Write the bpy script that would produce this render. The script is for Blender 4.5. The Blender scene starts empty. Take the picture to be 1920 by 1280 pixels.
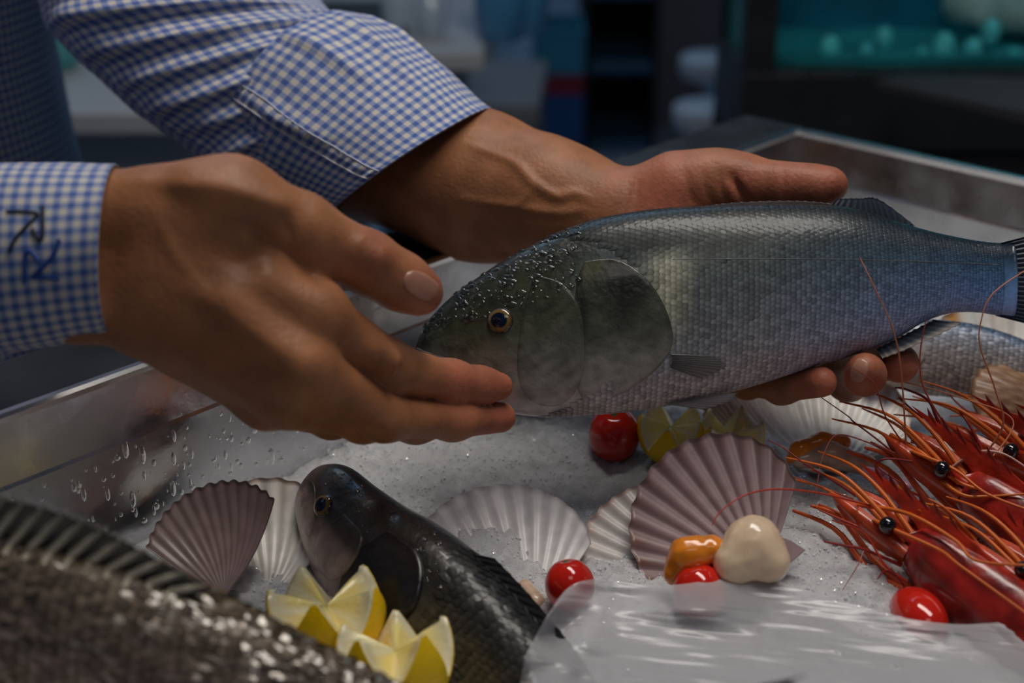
import bpy, math, random
import numpy as np
from mathutils import Vector, Matrix, noise
from mathutils.bvhtree import BVHTree

random.seed(7); rng = np.random.default_rng(7)
scene = bpy.context.scene
COL = scene.collection

# ------------------------------------------------------------------ camera, world, lights, exposure
FPX = 2667.0                      # focal length in pixels of the 1920 x 1280 frame (50 mm lens)
PITCH = math.radians(24.2)
ICE = 0.85                        # level of the ice above the floor
CAM = np.array([0.0, 0.0, ICE + 0.395])
FW = np.array([0.0, math.cos(PITCH), -math.sin(PITCH)])
UP = np.array([0.0, math.sin(PITCH), math.cos(PITCH)])
RT = np.array([1.0, 0.0, 0.0])
cd = bpy.data.cameras.new('camera'); cam = bpy.data.objects.new('camera', cd); COL.objects.link(cam)
cam.location = CAM; cam.rotation_euler = (math.pi/2 - PITCH, 0, 0)
cd.sensor_width = 36.0; cd.lens = 36.0*FPX/1920.0; cd.clip_start = 0.02; cd.clip_end = 100
cd.dof.use_dof = True; cd.dof.focus_distance = 0.735; cd.dof.aperture_fstop = 5.0; cd.dof.aperture_blades = 0
scene.camera = cam

world = bpy.data.worlds.new('world'); scene.world = world; world.use_nodes = True
wn = world.node_tree.nodes; wl = world.node_tree.links
bg = wn['Background']; bg.inputs[1].default_value = 0.20
tc = wn.new('ShaderNodeTexCoord'); sp = wn.new('ShaderNodeSeparateXYZ'); wr = wn.new('ShaderNodeValToRGB')
wl.new(tc.outputs['Generated'], sp.inputs[0]); wl.new(sp.outputs['Z'], wr.inputs[0]); wl.new(wr.outputs[0], bg.inputs[0])
wr.color_ramp.elements[0].position = 0.0; wr.color_ramp.elements[0].color = (0.30, 0.42, 0.62, 1)
wr.color_ramp.elements[1].position = 1.0; wr.color_ramp.elements[1].color = (0.14, 0.33, 0.75, 1)

def area(name, loc, target, size, power, color):
    ld = bpy.data.lights.new(name, 'AREA'); ld.shape = 'RECTANGLE'; ld.size, ld.size_y = size
    ld.energy = power; ld.color = color
    o = bpy.data.objects.new(name, ld); COL.objects.link(o); o.location = loc
    o.rotation_euler = (Vector(target)-Vector(loc)).to_track_quat('-Z', 'Y').to_euler()
    return o
area('counter_lamp_light', (0.22, 0.84, 2.35), (0.10, 0.74, ICE), (1.2, 0.36), 50, (1.0, 0.93, 0.85))
area('front_fill_light', (0.10, -0.25, 2.30), (-0.05, 0.80, ICE), (0.6, 0.4), 4, (1.0, 0.93, 0.86))  # added fill with no real lamp there, brightens torso and under the fish
area('terrace_daylight', (-0.6, 4.6, 3.6), (-0.2, 4.2, 0), (3.0, 2.0), 95, (0.45, 0.70, 1.0))
scene.view_settings.view_transform = 'Standard'; scene.view_settings.look = 'None'
scene.view_settings.exposure = -1.85; scene.view_settings.gamma = 1.0
scene.view_settings.use_curve_mapping = False

# ------------------------------------------------------------------ helpers
def P(x, y, d):
    return CAM + d*(FW + (x-960.0)/FPX*RT + (640.0-y)/FPX*UP)
def PZ(x, y, z):
    k = FW + (x-960.0)/FPX*RT + (640.0-y)/FPX*UP
    return CAM + k*((z-CAM[2])/k[2])
def unit(v): v = np.asarray(v, float); return v/np.linalg.norm(v)

def material(name, color=(.5,.5,.5), rough=.5, metal=0, spec=.5, attr=False, sss=0, sssr=(1,.3,.15), ssscale=.01, coat=0,
             bump=None, trans=0, var=0, varscale=40, emit=None, estr=0, coatrough=.05, sheen=0, alpha=1, ior=1.45, roughvar=0):
    m = bpy.data.materials.new(name); m.use_nodes = True
    n = m.node_tree.nodes; l = m.node_tree.links; b = n['Principled BSDF']
    b.inputs['Base Color'].default_value = (*color, 1); b.inputs['Roughness'].default_value = rough
    b.inputs['Metallic'].default_value = metal; b.inputs['Specular IOR Level'].default_value = spec
    b.inputs['Subsurface Weight'].default_value = sss; b.inputs['Subsurface Radius'].default_value = sssr
    b.inputs['Subsurface Scale'].default_value = ssscale
    b.inputs['Coat Weight'].default_value = coat; b.inputs['Coat Roughness'].default_value = coatrough
    b.inputs['Transmission Weight'].default_value = trans; b.inputs['Sheen Weight'].default_value = sheen
    b.inputs['Alpha'].default_value = alpha; b.inputs['IOR'].default_value = ior
    if emit: b.inputs['Emission Color'].default_value = (*emit, 1); b.inputs['Emission Strength'].default_value = estr
    tcn = n.new('ShaderNodeTexCoord')
    src = None
    if attr:
        a = n.new('ShaderNodeAttribute'); a.attribute_name = 'Col'; src = a.outputs['Color']
    if var:
        nt = n.new('ShaderNodeTexNoise'); nt.inputs['Scale'].default_value = varscale; nt.inputs['Detail'].default_value = 4
        l.new(tcn.outputs['Object'], nt.inputs['Vector'])
        mr = n.new('ShaderNodeMapRange'); mr.inputs['From Min'].default_value = .3; mr.inputs['From Max'].default_value = .7
        mr.inputs['To Min'].default_value = 1-var; mr.inputs['To Max'].default_value = 1+var
        l.new(nt.outputs['Fac'], mr.inputs['Value'])
        mx = n.new('ShaderNodeMix'); mx.data_type = 'RGBA'; mx.blend_type = 'MULTIPLY'; mx.inputs['Factor'].default_value = 1
        if src: l.new(src, mx.inputs['A'])
        else: mx.inputs['A'].default_value = (*color, 1)
        l.new(mr.outputs[0], mx.inputs['B']); src = mx.outputs['Result']
    if src: l.new(src, b.inputs['Base Color'])
    if roughvar:
        nt = n.new('ShaderNodeTexNoise'); nt.inputs['Scale'].default_value = 25; nt.inputs['Detail'].default_value = 5
        l.new(tcn.outputs['Object'], nt.inputs['Vector'])
        mr = n.new('ShaderNodeMapRange'); mr.inputs['From Min'].default_value = .3; mr.inputs['From Max'].default_value = .7
        mr.inputs['To Min'].default_value = max(.02, rough-roughvar); mr.inputs['To Max'].default_value = rough+roughvar
        l.new(nt.outputs['Fac'], mr.inputs['Value']); l.new(mr.outputs[0], b.inputs['Roughness'])
    if bump:
        kind, scale, strength, dist = bump
        if kind == 'noise':
            t = n.new('ShaderNodeTexNoise'); t.inputs['Detail'].default_value = 6; o = 'Fac'
        else:
            t = n.new('ShaderNodeTexVoronoi'); o = 'Distance'
        t.inputs['Scale'].default_value = scale
        l.new(tcn.outputs['Object'], t.inputs['Vector'])
        bp = n.new('ShaderNodeBump'); bp.inputs['Strength'].default_value = strength; bp.inputs['Distance'].default_value = dist
        l.new(t.outputs[o], bp.inputs['Height']); l.new(bp.outputs[0], b.inputs['Normal'])
    return m

def mesh_obj(name, verts, faces, mat=None, parent=None, col=None, uv=None, smooth=True, kind=None):
    me = bpy.data.meshes.new(name)
    v = np.asarray(verts, float).reshape(-1, 3)
    me.from_pydata(v.tolist(), [], [tuple(int(i) for i in f) for f in faces] if not isinstance(faces, np.ndarray) else faces.tolist())
    me.update()
    if smooth: me.polygons.foreach_set('use_smooth', np.ones(len(me.polygons), bool))
    if col is not None:
        a = me.color_attributes.new('Col', 'FLOAT_COLOR', 'POINT')
        c = np.ones((len(v), 4), np.float32); c[:, :3] = np.asarray(col, np.float32); a.data.foreach_set('color', c.ravel())
    if uv is not None:
        u = me.uv_layers.new(name='UVMap'); li = np.zeros(len(me.loops), np.int32); me.loops.foreach_get('vertex_index', li)
        u.data.foreach_set('uv', np.asarray(uv, np.float32)[li].ravel())
    if mat: me.materials.append(mat)
    o = bpy.data.objects.new(name, me); COL.objects.link(o)
    if parent is not None: attach(o, parent)
    if kind: o['kind'] = kind
    return o

ROOT = {}
def attach(o, parent):
    o.parent = parent
    o.matrix_parent_inverse = ROOT.get(parent.name, Matrix.Identity(4)).inverted()
def thing(name, label, cat, loc=(0,0,0), group=None, mat4=None):
    e = bpy.data.objects.new(name, None); COL.objects.link(e); e.empty_display_size = .02
    M = Matrix.Translation(Vector([float(c) for c in loc])) if mat4 is None else mat4
    e.matrix_world = M; ROOT[e.name] = M.copy() if mat4 is None else Matrix.Identity(4)
    tag(e, label, cat, group); return e
def tag(o, label, cat, group=None):
    o['label'] = label; o['category'] = cat
    if group: o['group'] = group
    return o
def struct(o): o['kind'] = 'structure'; return o

def grid_faces(nu, nv, close_u=False, close_v=False, flip=False):
    fs = []
    for i in range(nu if close_u else nu-1):
        for j in range(nv if close_v else nv-1):
            a = i*nv+j; b = ((i+1) % nu)*nv+j; c = ((i+1) % nu)*nv+(j+1) % nv; d = i*nv+(j+1) % nv
            fs.append((a, d, c, b) if flip else (a, b, c, d))
    return fs

class MB:                                           # collects boxes, prisms and tubes
    def __init__(s): s.v = []; s.f = []; s.c = []
    def add(s, v, f, c=None):
        k = len(s.v); s.v += [tuple(map(float, q)) for q in v]; s.f += [tuple(i+k for i in q) for q in f]
        s.c += [c if c is not None else (1, 1, 1)]*len(v); return s
    def box(s, lo, hi, c=None):
        (a, b, e), (x, y, z) = lo, hi
        return s.add([(a,b,e),(x,b,e),(x,y,e),(a,y,e),(a,b,z),(x,b,z),(x,y,z),(a,y,z)],
                     [(0,3,2,1),(4,5,6,7),(0,1,5,4),(1,2,6,5),(2,3,7,6),(3,0,4,7)], c)
    def tube(s, pts, r, n=6, c=None, cap=True):
        pts = [np.asarray(p, float) for p in pts]; N = len(pts)
        rr = r if hasattr(r, '__len__') else [r]*N
        t0 = unit(pts[1]-pts[0]); ref = np.array([0,0,1.0]) if abs(t0[2]) < .9 else np.array([1.0,0,0])
        nrm = unit(np.cross(t0, ref)); vs = []
        for i, p in enumerate(pts):
            t = unit(pts[min(i+1, N-1)]-pts[max(i-1, 0)])
            nrm = unit(nrm-t*np.dot(nrm, t)); b = np.cross(t, nrm)
            for k in range(n):
                a = 2*math.pi*k/n; vs.append(p+rr[i]*(math.cos(a)*nrm+math.sin(a)*b))
        fs = grid_faces(N, n, False, True, True)
        if cap: fs += [tuple(range(n)), tuple((N-1)*n+k for k in range(n-1, -1, -1))]
        return s.add(vs, fs, c)
    def lathe(s, prof, n=24, c=None, base=(0,0,0)):
        vs = []; b = np.asarray(base)
        for r, z in prof:
            for k in range(n):
                a = 2*math.pi*k/n; vs.append(b+np.array([r*math.cos(a), r*math.sin(a), z]))
        return s.add(vs, grid_faces(len(prof), n, False, True, True), c)
    def build(s, name, mat=None, parent=None, smooth=False, kind=None, usecol=False):
        return mesh_obj(name, s.v, s.f, mat, parent, col=s.c if usecol else None, smooth=smooth, kind=kind)

def bevel(o, w=.003, seg=2):
    m = o.modifiers.new('bevel', 'BEVEL'); m.width = w; m.segments = seg; m.limit_method = 'ANGLE'; return o
def spline(pts, n):                                 # Catmull-Rom through the points, n samples
    p = np.asarray(pts, float); t = np.linspace(0, len(p)-1, n); out = []
    for u in t:
        i = min(int(u), len(p)-2); f = u-i
        p0, p1, p2, p3 = p[max(i-1,0)], p[i], p[i+1], p[min(i+2, len(p)-1)]
        out.append(.5*((2*p1)+(-p0+p2)*f+(2*p0-5*p1+4*p2-p3)*f*f+(-p0+3*p1-3*p2+p3)*f**3))
    return np.array(out)
def smooth_curve(xs, ys, q):                        # monotone-looking smooth interpolation of a profile
    p = spline(np.stack([xs, ys], 1), 400); o = np.argsort(p[:, 0]); return np.interp(q, p[o, 0], p[o, 1])

# ---- signed distance modelling: bodies grown as one smooth skin
def seg_dist(X, a, b, ra, rb):
    ab = b-a; L = float(np.dot(ab, ab))+1e-12
    t = np.clip(((X-a)@ab)/L, 0, 1)
    return np.linalg.norm(X-(a+t[..., None]*ab), axis=-1)-(ra+(rb-ra)*t)
def smin(a, b, k):
    h = np.clip(.5+.5*(b-a)/k, 0, 1); return b+(a-b)*h-k*h*(1-h)
def surface_nets(V, lo, h):
    S = V < 0; nx, ny, nz = V.shape
    acc = np.zeros((nx-1, ny-1, nz-1, 3), np.float32); cnt = np.zeros((nx-1, ny-1, nz-1), np.float32)
    edges = []
    for ax in range(3):
        for p in (0, 1):
            for q in (0, 1):
                o = [0, 0, 0]; oth = [i for i in range(3) if i != ax]; o[oth[0]] = p; o[oth[1]] = q
                sl0 = tuple(slice(o[i], o[i]+V.shape[i]-1) for i in range(3))
                o2 = list(o); o2[ax] += 1
                sl1 = tuple(slice(o2[i], o2[i]+V.shape[i]-1) for i in range(3))
                a = V[sl0]; b = V[sl1]; m = S[sl0] != S[sl1]
                t = a[m]/(a[m]-b[m]); pt = np.tile(np.array(o, np.float32), (t.size, 1)); pt[:, ax] += t
                acc[m] += pt; cnt[m] += 1
    act = cnt > 0; idx = np.full(act.shape, -1, np.int64); ii = np.argwhere(act); idx[act] = np.arange(len(ii))
    verts = (ii+acc[act]/cnt[act][:, None])*h+lo
    quads = []
    for ax in range(3):
        u, v = [(1, 2), (2, 0), (0, 1)][ax]
        sl0 = [slice(None)]*3; sl1 = [slice(None)]*3; sl0[ax] = slice(0, -1); sl1[ax] = slice(1, None)
        m = S[tuple(sl0)] != S[tuple(sl1)]; e = np.argwhere(m); ins = S[tuple(sl0)][m]
        ok = (e[:, u] > 0) & (e[:, v] > 0) & (e[:, u] < V.shape[u]-1) & (e[:, v] < V.shape[v]-1); e = e[ok]; ins = ins[ok]
        def g(du, dv):
            c = e.copy(); c[:, u] += du; c[:, v] += dv; return idx[c[:, 0], c[:, 1], c[:, 2]]
        q = np.stack([g(-1, -1), g(0, -1), g(0, 0), g(-1, 0)], 1)
        q[~ins] = q[~ins][:, ::-1]; quads.append(q)
    return verts, np.concatenate(quads)
class Body:
    """core primitives blend together; each limb blends with the core but not with its neighbours"""
    def __init__(s): s.core = []; s.limbs = []; s.cut = []; s.extra = []
    def mesh(s, h, pad=.012, closed=True):
        allp = s.core+[q for L in s.limbs for q in L]+s.extra
        lo = np.min([np.minimum(q[0]-q[2], q[1]-q[3]) for q in allp], 0)-pad; hi = np.max([np.maximum(q[0]+q[2], q[1]+q[3]) for q in allp], 0)+pad
        n = np.ceil((hi-lo)/h).astype(int)+1
        ax = [(lo[i]+h*np.arange(n[i])).astype(np.float32) for i in range(3)]
        def ev(prims):
            F = np.full(tuple(n), .05, np.float32)
            for a, b, ra, rb, k in prims:
                m = max(ra, rb)+.045
                i0 = np.maximum(((np.minimum(a, b)-m-lo)/h).astype(int), 0); i1 = np.minimum(((np.maximum(a, b)+m-lo)/h).astype(int)+2, n)
                sl = tuple(slice(i0[j], i1[j]) for j in range(3))
                X = np.stack(np.meshgrid(*[ax[j][sl[j]] for j in range(3)], indexing='ij'), -1)
                F[sl] = smin(F[sl], seg_dist(X, a.astype(np.float32), b.astype(np.float32), ra, rb).astype(np.float32), k)
            return F
        C = ev(s.core); R = C.copy()
        for L in s.limbs:
            F = ev(L); R = np.minimum(R, smin(C, F, .011))
        for a, b, ra, rb, k in s.extra:                 # veins, knuckle pads
            m = max(ra, rb)+.02
            i0 = np.maximum(((np.minimum(a, b)-m-lo)/h).astype(int), 0); i1 = np.minimum(((np.maximum(a, b)+m-lo)/h).astype(int)+2, n)
            sl = tuple(slice(i0[j], i1[j]) for j in range(3))
            X = np.stack(np.meshgrid(*[ax[j][sl[j]] for j in range(3)], indexing='ij'), -1)
            R[sl] = smin(R[sl], seg_dist(X, a.astype(np.float32), b.astype(np.float32), ra, rb), k)
        for a, b, ra, rb, k in s.cut:                   # skin creases
            m = max(ra, rb)+.02
            i0 = np.maximum(((np.minimum(a, b)-m-lo)/h).astype(int), 0); i1 = np.minimum(((np.maximum(a, b)+m-lo)/h).astype(int)+2, n)
            sl = tuple(slice(i0[j], i1[j]) for j in range(3))
            X = np.stack(np.meshgrid(*[ax[j][sl[j]] for j in range(3)], indexing='ij'), -1)
            R[sl] = -smin(-R[sl], seg_dist(X, a.astype(np.float32), b.astype(np.float32), ra, rb), k)
        return surface_nets(R, lo, h)
def cap(x0, y0, d0, r0, x1, y1, d1, r1, k=.012):        # capsule from frame positions, radius given at its own distance
    return (P(x0, y0, d0), P(x1, y1, d1), r0/FPX*d0, r1/FPX*d1, k)
def chain(pts, k=.008):
    return [cap(*pts[i], *pts[i+1], k=k) for i in range(len(pts)-1)]
def vnoise(v, scale, seed=0.0):
    return np.array([noise.noise(Vector((float(p[0])*scale+seed, float(p[1])*scale, float(p[2])*scale))) for p in v])

# ------------------------------------------------------------------ materials
M_STEEL = material('brushed_steel', (.62,.61,.60), .30, 1, roughvar=.10, bump=('noise', 60, .04, .002))
M_STEELW = material('wet_steel', (.60,.61,.63), .24, 1, roughvar=.14, bump=('noise', 90, .10, .002))
M_LIP = material('bright_steel_edge', (.85,.84,.82), .22, 1)
M_BLACK = material('black_glossy_counter', (.02,.022,.026), .32, 0, .5, roughvar=.1)
M_BLACKM = material('black_matt', (.008,.008,.009), .6)
M_ICE = material('crushed_ice', (.56,.57,.59), .30, 0, .5, sss=.6, sssr=(.8,.9,1), ssscale=.010, bump=('noise', 800, .6, .0016), var=.08, varscale=120, roughvar=.2)
M_ICEC = material('ice_crystal', (.93,.95,.97), .08, 0, 1.0, coat=1, coatrough=.03, sss=.4, sssr=(.8,.9,1), ssscale=.004)
M_WATER = material('water_drop', (1,1,1), .03, 0, .5, trans=1, ior=1.33, coat=.5)
M_SKIN = material('skin', (.4,.2,.1), .46, 0, .4, attr=True, sss=.12, sssr=(1,.35,.2), ssscale=.006, bump=('noise', 420, .30, .0014), var=.18, varscale=60)
M_NAIL = material('fingernail', (.46,.22,.15), .34, 0, .5, coat=.3)
M_FISH = material('fish_skin', (.2,.2,.2), .34, 0, .6, attr=True, coat=.6, coatrough=.12, bump=('noise', 190, .45, .0016), var=.35, varscale=90)
M_SCALE = material('fish_scale', (.2,.2,.2), .40, .10, .4, attr=True, coat=.22, coatrough=.14)
M_FIN = material('fish_fin', (.1,.1,.1), .4, 0, .5, attr=True, coat=.3, trans=.15)
M_EYE = material('fish_eye', (.1,.1,.1), .12, 0, .6, attr=True, coat=1, coatrough=.02)
M_PRAWN = material('prawn_shell', (.5,.04,.02), .28, 0, .6, attr=True, sss=.1, sssr=(1,.2,.1), ssscale=.004, coat=.5, coatrough=.12, var=.45, varscale=120, bump=('noise', 260, .35, .0015))
M_FEELER = material('prawn_feeler', (.55,.08,.02), .35, 0, .5, attr=True)
M_PEYE = material('prawn_eye', (.006,.006,.006), .1, 0, .6, coat=1)
M_SHELL = material('scallop_shell', (.6,.6,.6), .42, 0, .5, attr=True, coat=.2, coatrough=.2, var=.12, varscale=120)
M_MUSCLE = material('scallop_muscle', (.86,.66,.46), .22, 0, .5, sss=.4, sssr=(1,.6,.4), ssscale=.01, coat=.6, var=.15, varscale=80)
M_ROE = material('scallop_roe', (.85,.27,.02), .2, 0, .5, sss=.2, sssr=(1,.4,.1), ssscale=.006, coat=.6, var=.2, varscale=90)
M_MANTLE = material('scallop_mantle', (.62,.46,.34), .25, 0, .5, sss=.3, sssr=(1,.6,.4), ssscale=.008, coat=.5, var=.3, varscale=110)
M_TOMATO = material('tomato_skin', (.62,.018,.008), .12, 0, .5, sss=.08, sssr=(1,.1,.05), ssscale=.006, coat=.7, coatrough=.03, var=.15, varscale=30)
M_STEM = material('green_stem', (.05,.12,.03), .6)
M_PEEL = material('lemon_peel', (.98,.64,.002), .34, 0, .5, sss=.08, sssr=(1,.8,.1), ssscale=.004, bump=('voronoi', 700, .25, .0012), var=.06)
M_FLESH = material('lemon_flesh', (.85,.70,.26), .25, 0, .5, attr=True, sss=.35, sssr=(1,.9,.3), ssscale=.008, coat=.4, bump=('noise', 350, .4, .0015))

def cloth_material(name, pitch):
    m = bpy.data.materials.new(name); m.use_nodes = True; n = m.node_tree.nodes; l = m.node_tree.links; b = n['Principled BSDF']
    b.inputs['Roughness'].default_value = .85; b.inputs['Sheen Weight'].default_value = .2; b.inputs['Specular IOR Level'].default_value = .2
    uv = n.new('ShaderNodeUVMap'); s = n.new('ShaderNodeSeparateXYZ'); l.new(uv.outputs[0], s.inputs[0])
    def stripe(out):
        mu = n.new('ShaderNodeMath'); mu.operation = 'MULTIPLY'; mu.inputs[1].default_value = 2*math.pi/pitch; l.new(out, mu.inputs[0])
        si = n.new('ShaderNodeMath'); si.operation = 'SINE'; l.new(mu.outputs[0], si.inputs[0])
        r = n.new('ShaderNodeMapRange'); r.interpolation_type = 'SMOOTHSTEP'
        r.inputs['From Min'].default_value = -.25; r.inputs['From Max'].default_value = .35; l.new(si.outputs[0], r.inputs['Value']); return r.outputs[0]
    a = stripe(s.outputs['X']); c = stripe(s.outputs['Y'])
    add = n.new('ShaderNodeMath'); add.operation = 'ADD'; l.new(a, add.inputs[0]); l.new(c, add.inputs[1])
    hf = n.new('ShaderNodeMath'); hf.operation = 'MULTIPLY'; hf.inputs[1].default_value = .5; l.new(add.outputs[0], hf.inputs[0])
    rp = n.new('ShaderNodeValToRGB'); l.new(hf.outputs[0], rp.inputs[0])
    rp.color_ramp.elements[0].color = (.70,.66,.60,1); rp.color_ramp.elements[1].color = (.075,.14,.42,1)
    e = rp.color_ramp.elements.new(.5); e.color = (.29,.35,.56,1)
    l.new(rp.outputs[0], b.inputs['Base Color'])
    t = n.new('ShaderNodeTexNoise'); t.inputs['Scale'].default_value = 900; bp = n.new('ShaderNodeBump'); bp.inputs['Strength'].default_value = .2
    bp.inputs['Distance'].default_value = .0008; l.new(t.outputs['Fac'], bp.inputs['Height']); l.new(bp.outputs[0], b.inputs['Normal'])
    return m
M_CLOTH = cloth_material('blue_gingham_cotton', .0064)
M_THREAD1 = material('black_thread', (.012,.011,.022), .6, bump=('noise', 1500, .4, .001))
M_THREAD2 = material('navy_thread', (.012,.06,.30), .55, bump=('noise', 1500, .4, .001))
M_SEAM = material('white_stitch', (.70,.71,.76), .8)
M_JEANS = material('dark_denim', (.03,.04,.07), .85, var=.2)
M_HAIR = material('dark_hair', (.02,.014,.01), .55, bump=('noise', 300, .6, .002))

def film_material():
    m = bpy.data.materials.new('clear_plastic_film'); m.use_nodes = True; n = m.node_tree.nodes; l = m.node_tree.links
    n.remove(n['Principled BSDF']); out = n['Material Output']
    tr = n.new('ShaderNodeBsdfTransparent'); gl = n.new('ShaderNodeBsdfGlossy'); gl.inputs['Roughness'].default_value = .32
    df = n.new('ShaderNodeBsdfDiffuse'); df.inputs['Color'].default_value = (.60,.60,.63,1)
    m1 = n.new('ShaderNodeMixShader'); m2 = n.new('ShaderNodeMixShader')
    no = n.new('ShaderNodeTexNoise'); no.inputs['Scale'].default_value = 14; no.inputs['Detail'].default_value = 5
    tcn = n.new('ShaderNodeTexCoord'); l.new(tcn.outputs['Object'], no.inputs['Vector'])
    mr = n.new('ShaderNodeMapRange'); mr.inputs['From Min'].default_value = .3; mr.inputs['From Max'].default_value = .7
    mr.inputs['To Min'].default_value = .48; mr.inputs['To Max'].default_value = .64; l.new(no.outputs['Fac'], mr.inputs['Value'])
    l.new(mr.outputs[0], m1.inputs[0]); l.new(tr.outputs[0], m1.inputs[1]); l.new(df.outputs[0], m1.inputs[2])
    m2.inputs[0].default_value = .07
    l.new(m1.outputs[0], m2.inputs[1]); l.new(gl.outputs[0], m2.inputs[2])
    l.new(m2.outputs[0], out.inputs['Surface']); return m
M_FILM = film_material()

# ------------------------------------------------------------------ floor, back wall, counter and steel tray
M_FLOOR = material('grey_paving', (.34,.42,.52), .55, var=.15, varscale=2.5, bump=('noise', 30, .2, .01))
M_GROUT = material('paving_joint', (.09,.10,.12), .8)
fl = MB().box((-9, -4, -.06), (9, 11, -.012)).build('floor', M_GROUT); struct(fl)
pv = []
slab = MB().box((-.297, -.297, -.012), (.297, .297, 0)).build('paving_slab', M_FLOOR, fl)
for i in range(-6, 7):
    for j in range(2, 12):
        o = slab if (i == -6 and j == 2) else slab.copy()
        if o is not slab: COL.objects.link(o)
        o.location = (i*.6, j*.6, 0)
M_WALL = material('grey_wall', (.17,.17,.20), .7, var=.1, varscale=3)
struct(MB().box((-9, 7.6, 0), (9, 7.8, 3.2)).build('wall_back', material('dark_back_wall', (.05,.06,.08), .7)))
struct(MB().box((.44, 4.45, 0), (2.4, 4.65, 3.0)).build('wall_right', M_WALL))

K = np.array([.222, 1.075, 0.0]); AX = np.array([-.688, -.7257, 0.0]); BX = np.array([.7257, -.688, 0.0]); ZV = np.array([0, 0, 1.0])
def T(s, t, z): return K+AX*s+BX*t+ZV*z
S1, T1 = 1.02, .56
RIM = ICE+.09
counter = thing('display_counter', 'black fishmonger display counter with sunken steel ice tray', 'counter', T(.5, .28, 0))
def ring_loft(prof, name, mat, z_only=True):
    """prof: (outset, z) pairs swept round the tray rectangle"""
    vs = []; n = len(prof)
    for o, z in prof:
        for s, t in ((-o, -o), (S1+o, -o), (S1+o, T1+o), (-o, T1+o)): vs.append(T(s, t, z))
    return mesh_obj(name, vs, grid_faces(n, 4, False, True), mat, counter, smooth=False)
tw = ring_loft([(.0005, RIM-.001), (-.0035, RIM-.032), (-.0042, RIM-.034), (-.010, RIM-.155)], 'tray_wall', M_STEELW)
lip = ring_loft([(-.0005, RIM-.002), (-.001, RIM+.001), (.0005, RIM+.0026), (.004, RIM+.0026), (.0055, RIM+.0005), (.0055, RIM-.004)], 'tray_lip', M_LIP)
mesh_obj('tray_bottom', [T(.01, .01, RIM-.154), T(S1-.01, .01, RIM-.154), T(S1-.01, T1-.01, RIM-.154), T(.01, T1-.01, RIM-.154)], [(0, 3, 2, 1)], M_STEEL, counter, smooth=False)
def tbox(mb, s0, s1, t0, t1, z0, z1):
    v = [T(s, t, z) for z in (z0, z1) for s, t in ((s0, t0), (s1, t0), (s1, t1), (s0, t1))]
    mb.add(v, [(0,1,2,3),(7,6,5,4),(4,5,1,0),(5,6,2,1),(6,7,3,2),(7,4,0,3)])
for nm, a in (('ledge', (-.022, S1+.05, -.064, -.004)), ('ledge', (-.022, -.004, -.004, T1+.05)), ('ledge', (S1+.004, S1+.05, -.004, T1+.05)), ('ledge', (-.004, S1+.004, T1+.004, T1+.05))):
    m = MB(); tbox(m, *a, RIM-.028, RIM-.001); bevel(m.build('ledge', M_BLACK, counter), .004, 3)
m = MB()
for a in ((-.012, S1+.04, -.052, -.03), (-.012, S1+.04, T1+.02, T1+.04), (-.012, .0, -.03, T1+.02), (S1+.02, S1+.04, -.03, T1+.02)): tbox(m, *a, .08, RIM-.028)
m.build('cabinet_body', M_BLACKM, counter)
m = MB(); tbox(m, .02, S1, -.02, T1, 0, .08); m.build('plinth', M_BLACKM, counter)
m = MB(); m.tube([T(.115, -.035, RIM-.001), T(.115, -.035, RIM+.0012)], .007, 20); m.build('screw_cap', M_LIP, counter)

# condensation drops running down the steel wall
wd = MB(); oct_f = [(0,2,4),(2,1,4),(1,3,4),(3,0,4)]
for i in range(950):
    s = random.uniform(.22, .86); hh = random.uniform(.002, .085); z = ICE+hh-.004
    if z > RIM-.037: continue
    r = random.choice([.0005, .0007, .0009, .0012, .0016])*random.uniform(.7, 1.2); ln = r*random.choice([1, 1.2, 1.6, 3.0])
    c = T(s, .0042+.0058*(RIM-.034-z)/.121+.0001, z); e = AX*r; q = ZV*ln; nn = BX*r*.7
    ring = [c+math.cos(a)*e+math.sin(a)*q for a in np.arange(8)*math.pi/4]
    mid = [c+.75*(math.cos(a)*e+math.sin(a)*q)+.7*nn for a in np.arange(8)*math.pi/4]
    wd.add(ring+mid+[c+nn], [(k, (k+1) % 8, 8+(k+1) % 8, 8+k) for k in range(8)]+[(8+k, 8+(k+1) % 8, 16) for k in range(8)])
wd.build('water_drops', M_WATER, counter, smooth=True, kind='stuff')

# ------------------------------------------------------------------ crushed ice
def ice_height(x, y):
    h = 0.010*noise.noise(Vector((x*9, y*9, 1.3)))+0.005*noise.noise(Vector((x*24, y*24, 4.1)))
    h += 0.0026*noise.noise(Vector((x*85, y*85, 7.7)))+0.0024*noise.noise(Vector((x*210, y*210, 2.2)))
    return h
def ice_bumps(x, y):
    g = 0
    for cx, cy, r, a in ICE_MOUNDS: g += a*math.exp(-((x-cx)**2+(y-cy)**2)/(r*r))
    return g
c1 = PZ(300, 1250, ICE); c2 = PZ(1560, 1010, ICE); c3 = PZ(1330, 720, ICE); c4 = PZ(900, 1150, ICE)
ICE_MOUNDS = [(c1[0], c1[1], .10, .012), (c2[0], c2[1], .05, .008), (c3[0], c3[1], .10, .012), (c4[0], c4[1], .05, -.004)]
def ice_z(x, y): return ICE-.002+ice_height(x, y)+ice_bumps(x, y)
ns, nt = 460, 290
ss = np.linspace(.004, S1-.005, ns); tt = np.linspace(.004, T1-.005, nt)
iv = []
for s in ss:
    for t in tt:
        q = T(s, t, 0); q[2] = ice_z(q[0], q[1]); iv.append(q)
ice = mesh_obj('crushed_ice', iv, grid_faces(ns, nt, flip=False), M_ICE)
tag(ice, 'bed of white crushed ice filling the steel tray', 'ice'); ice['kind'] = 'stuff'
cr = MB()
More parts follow.
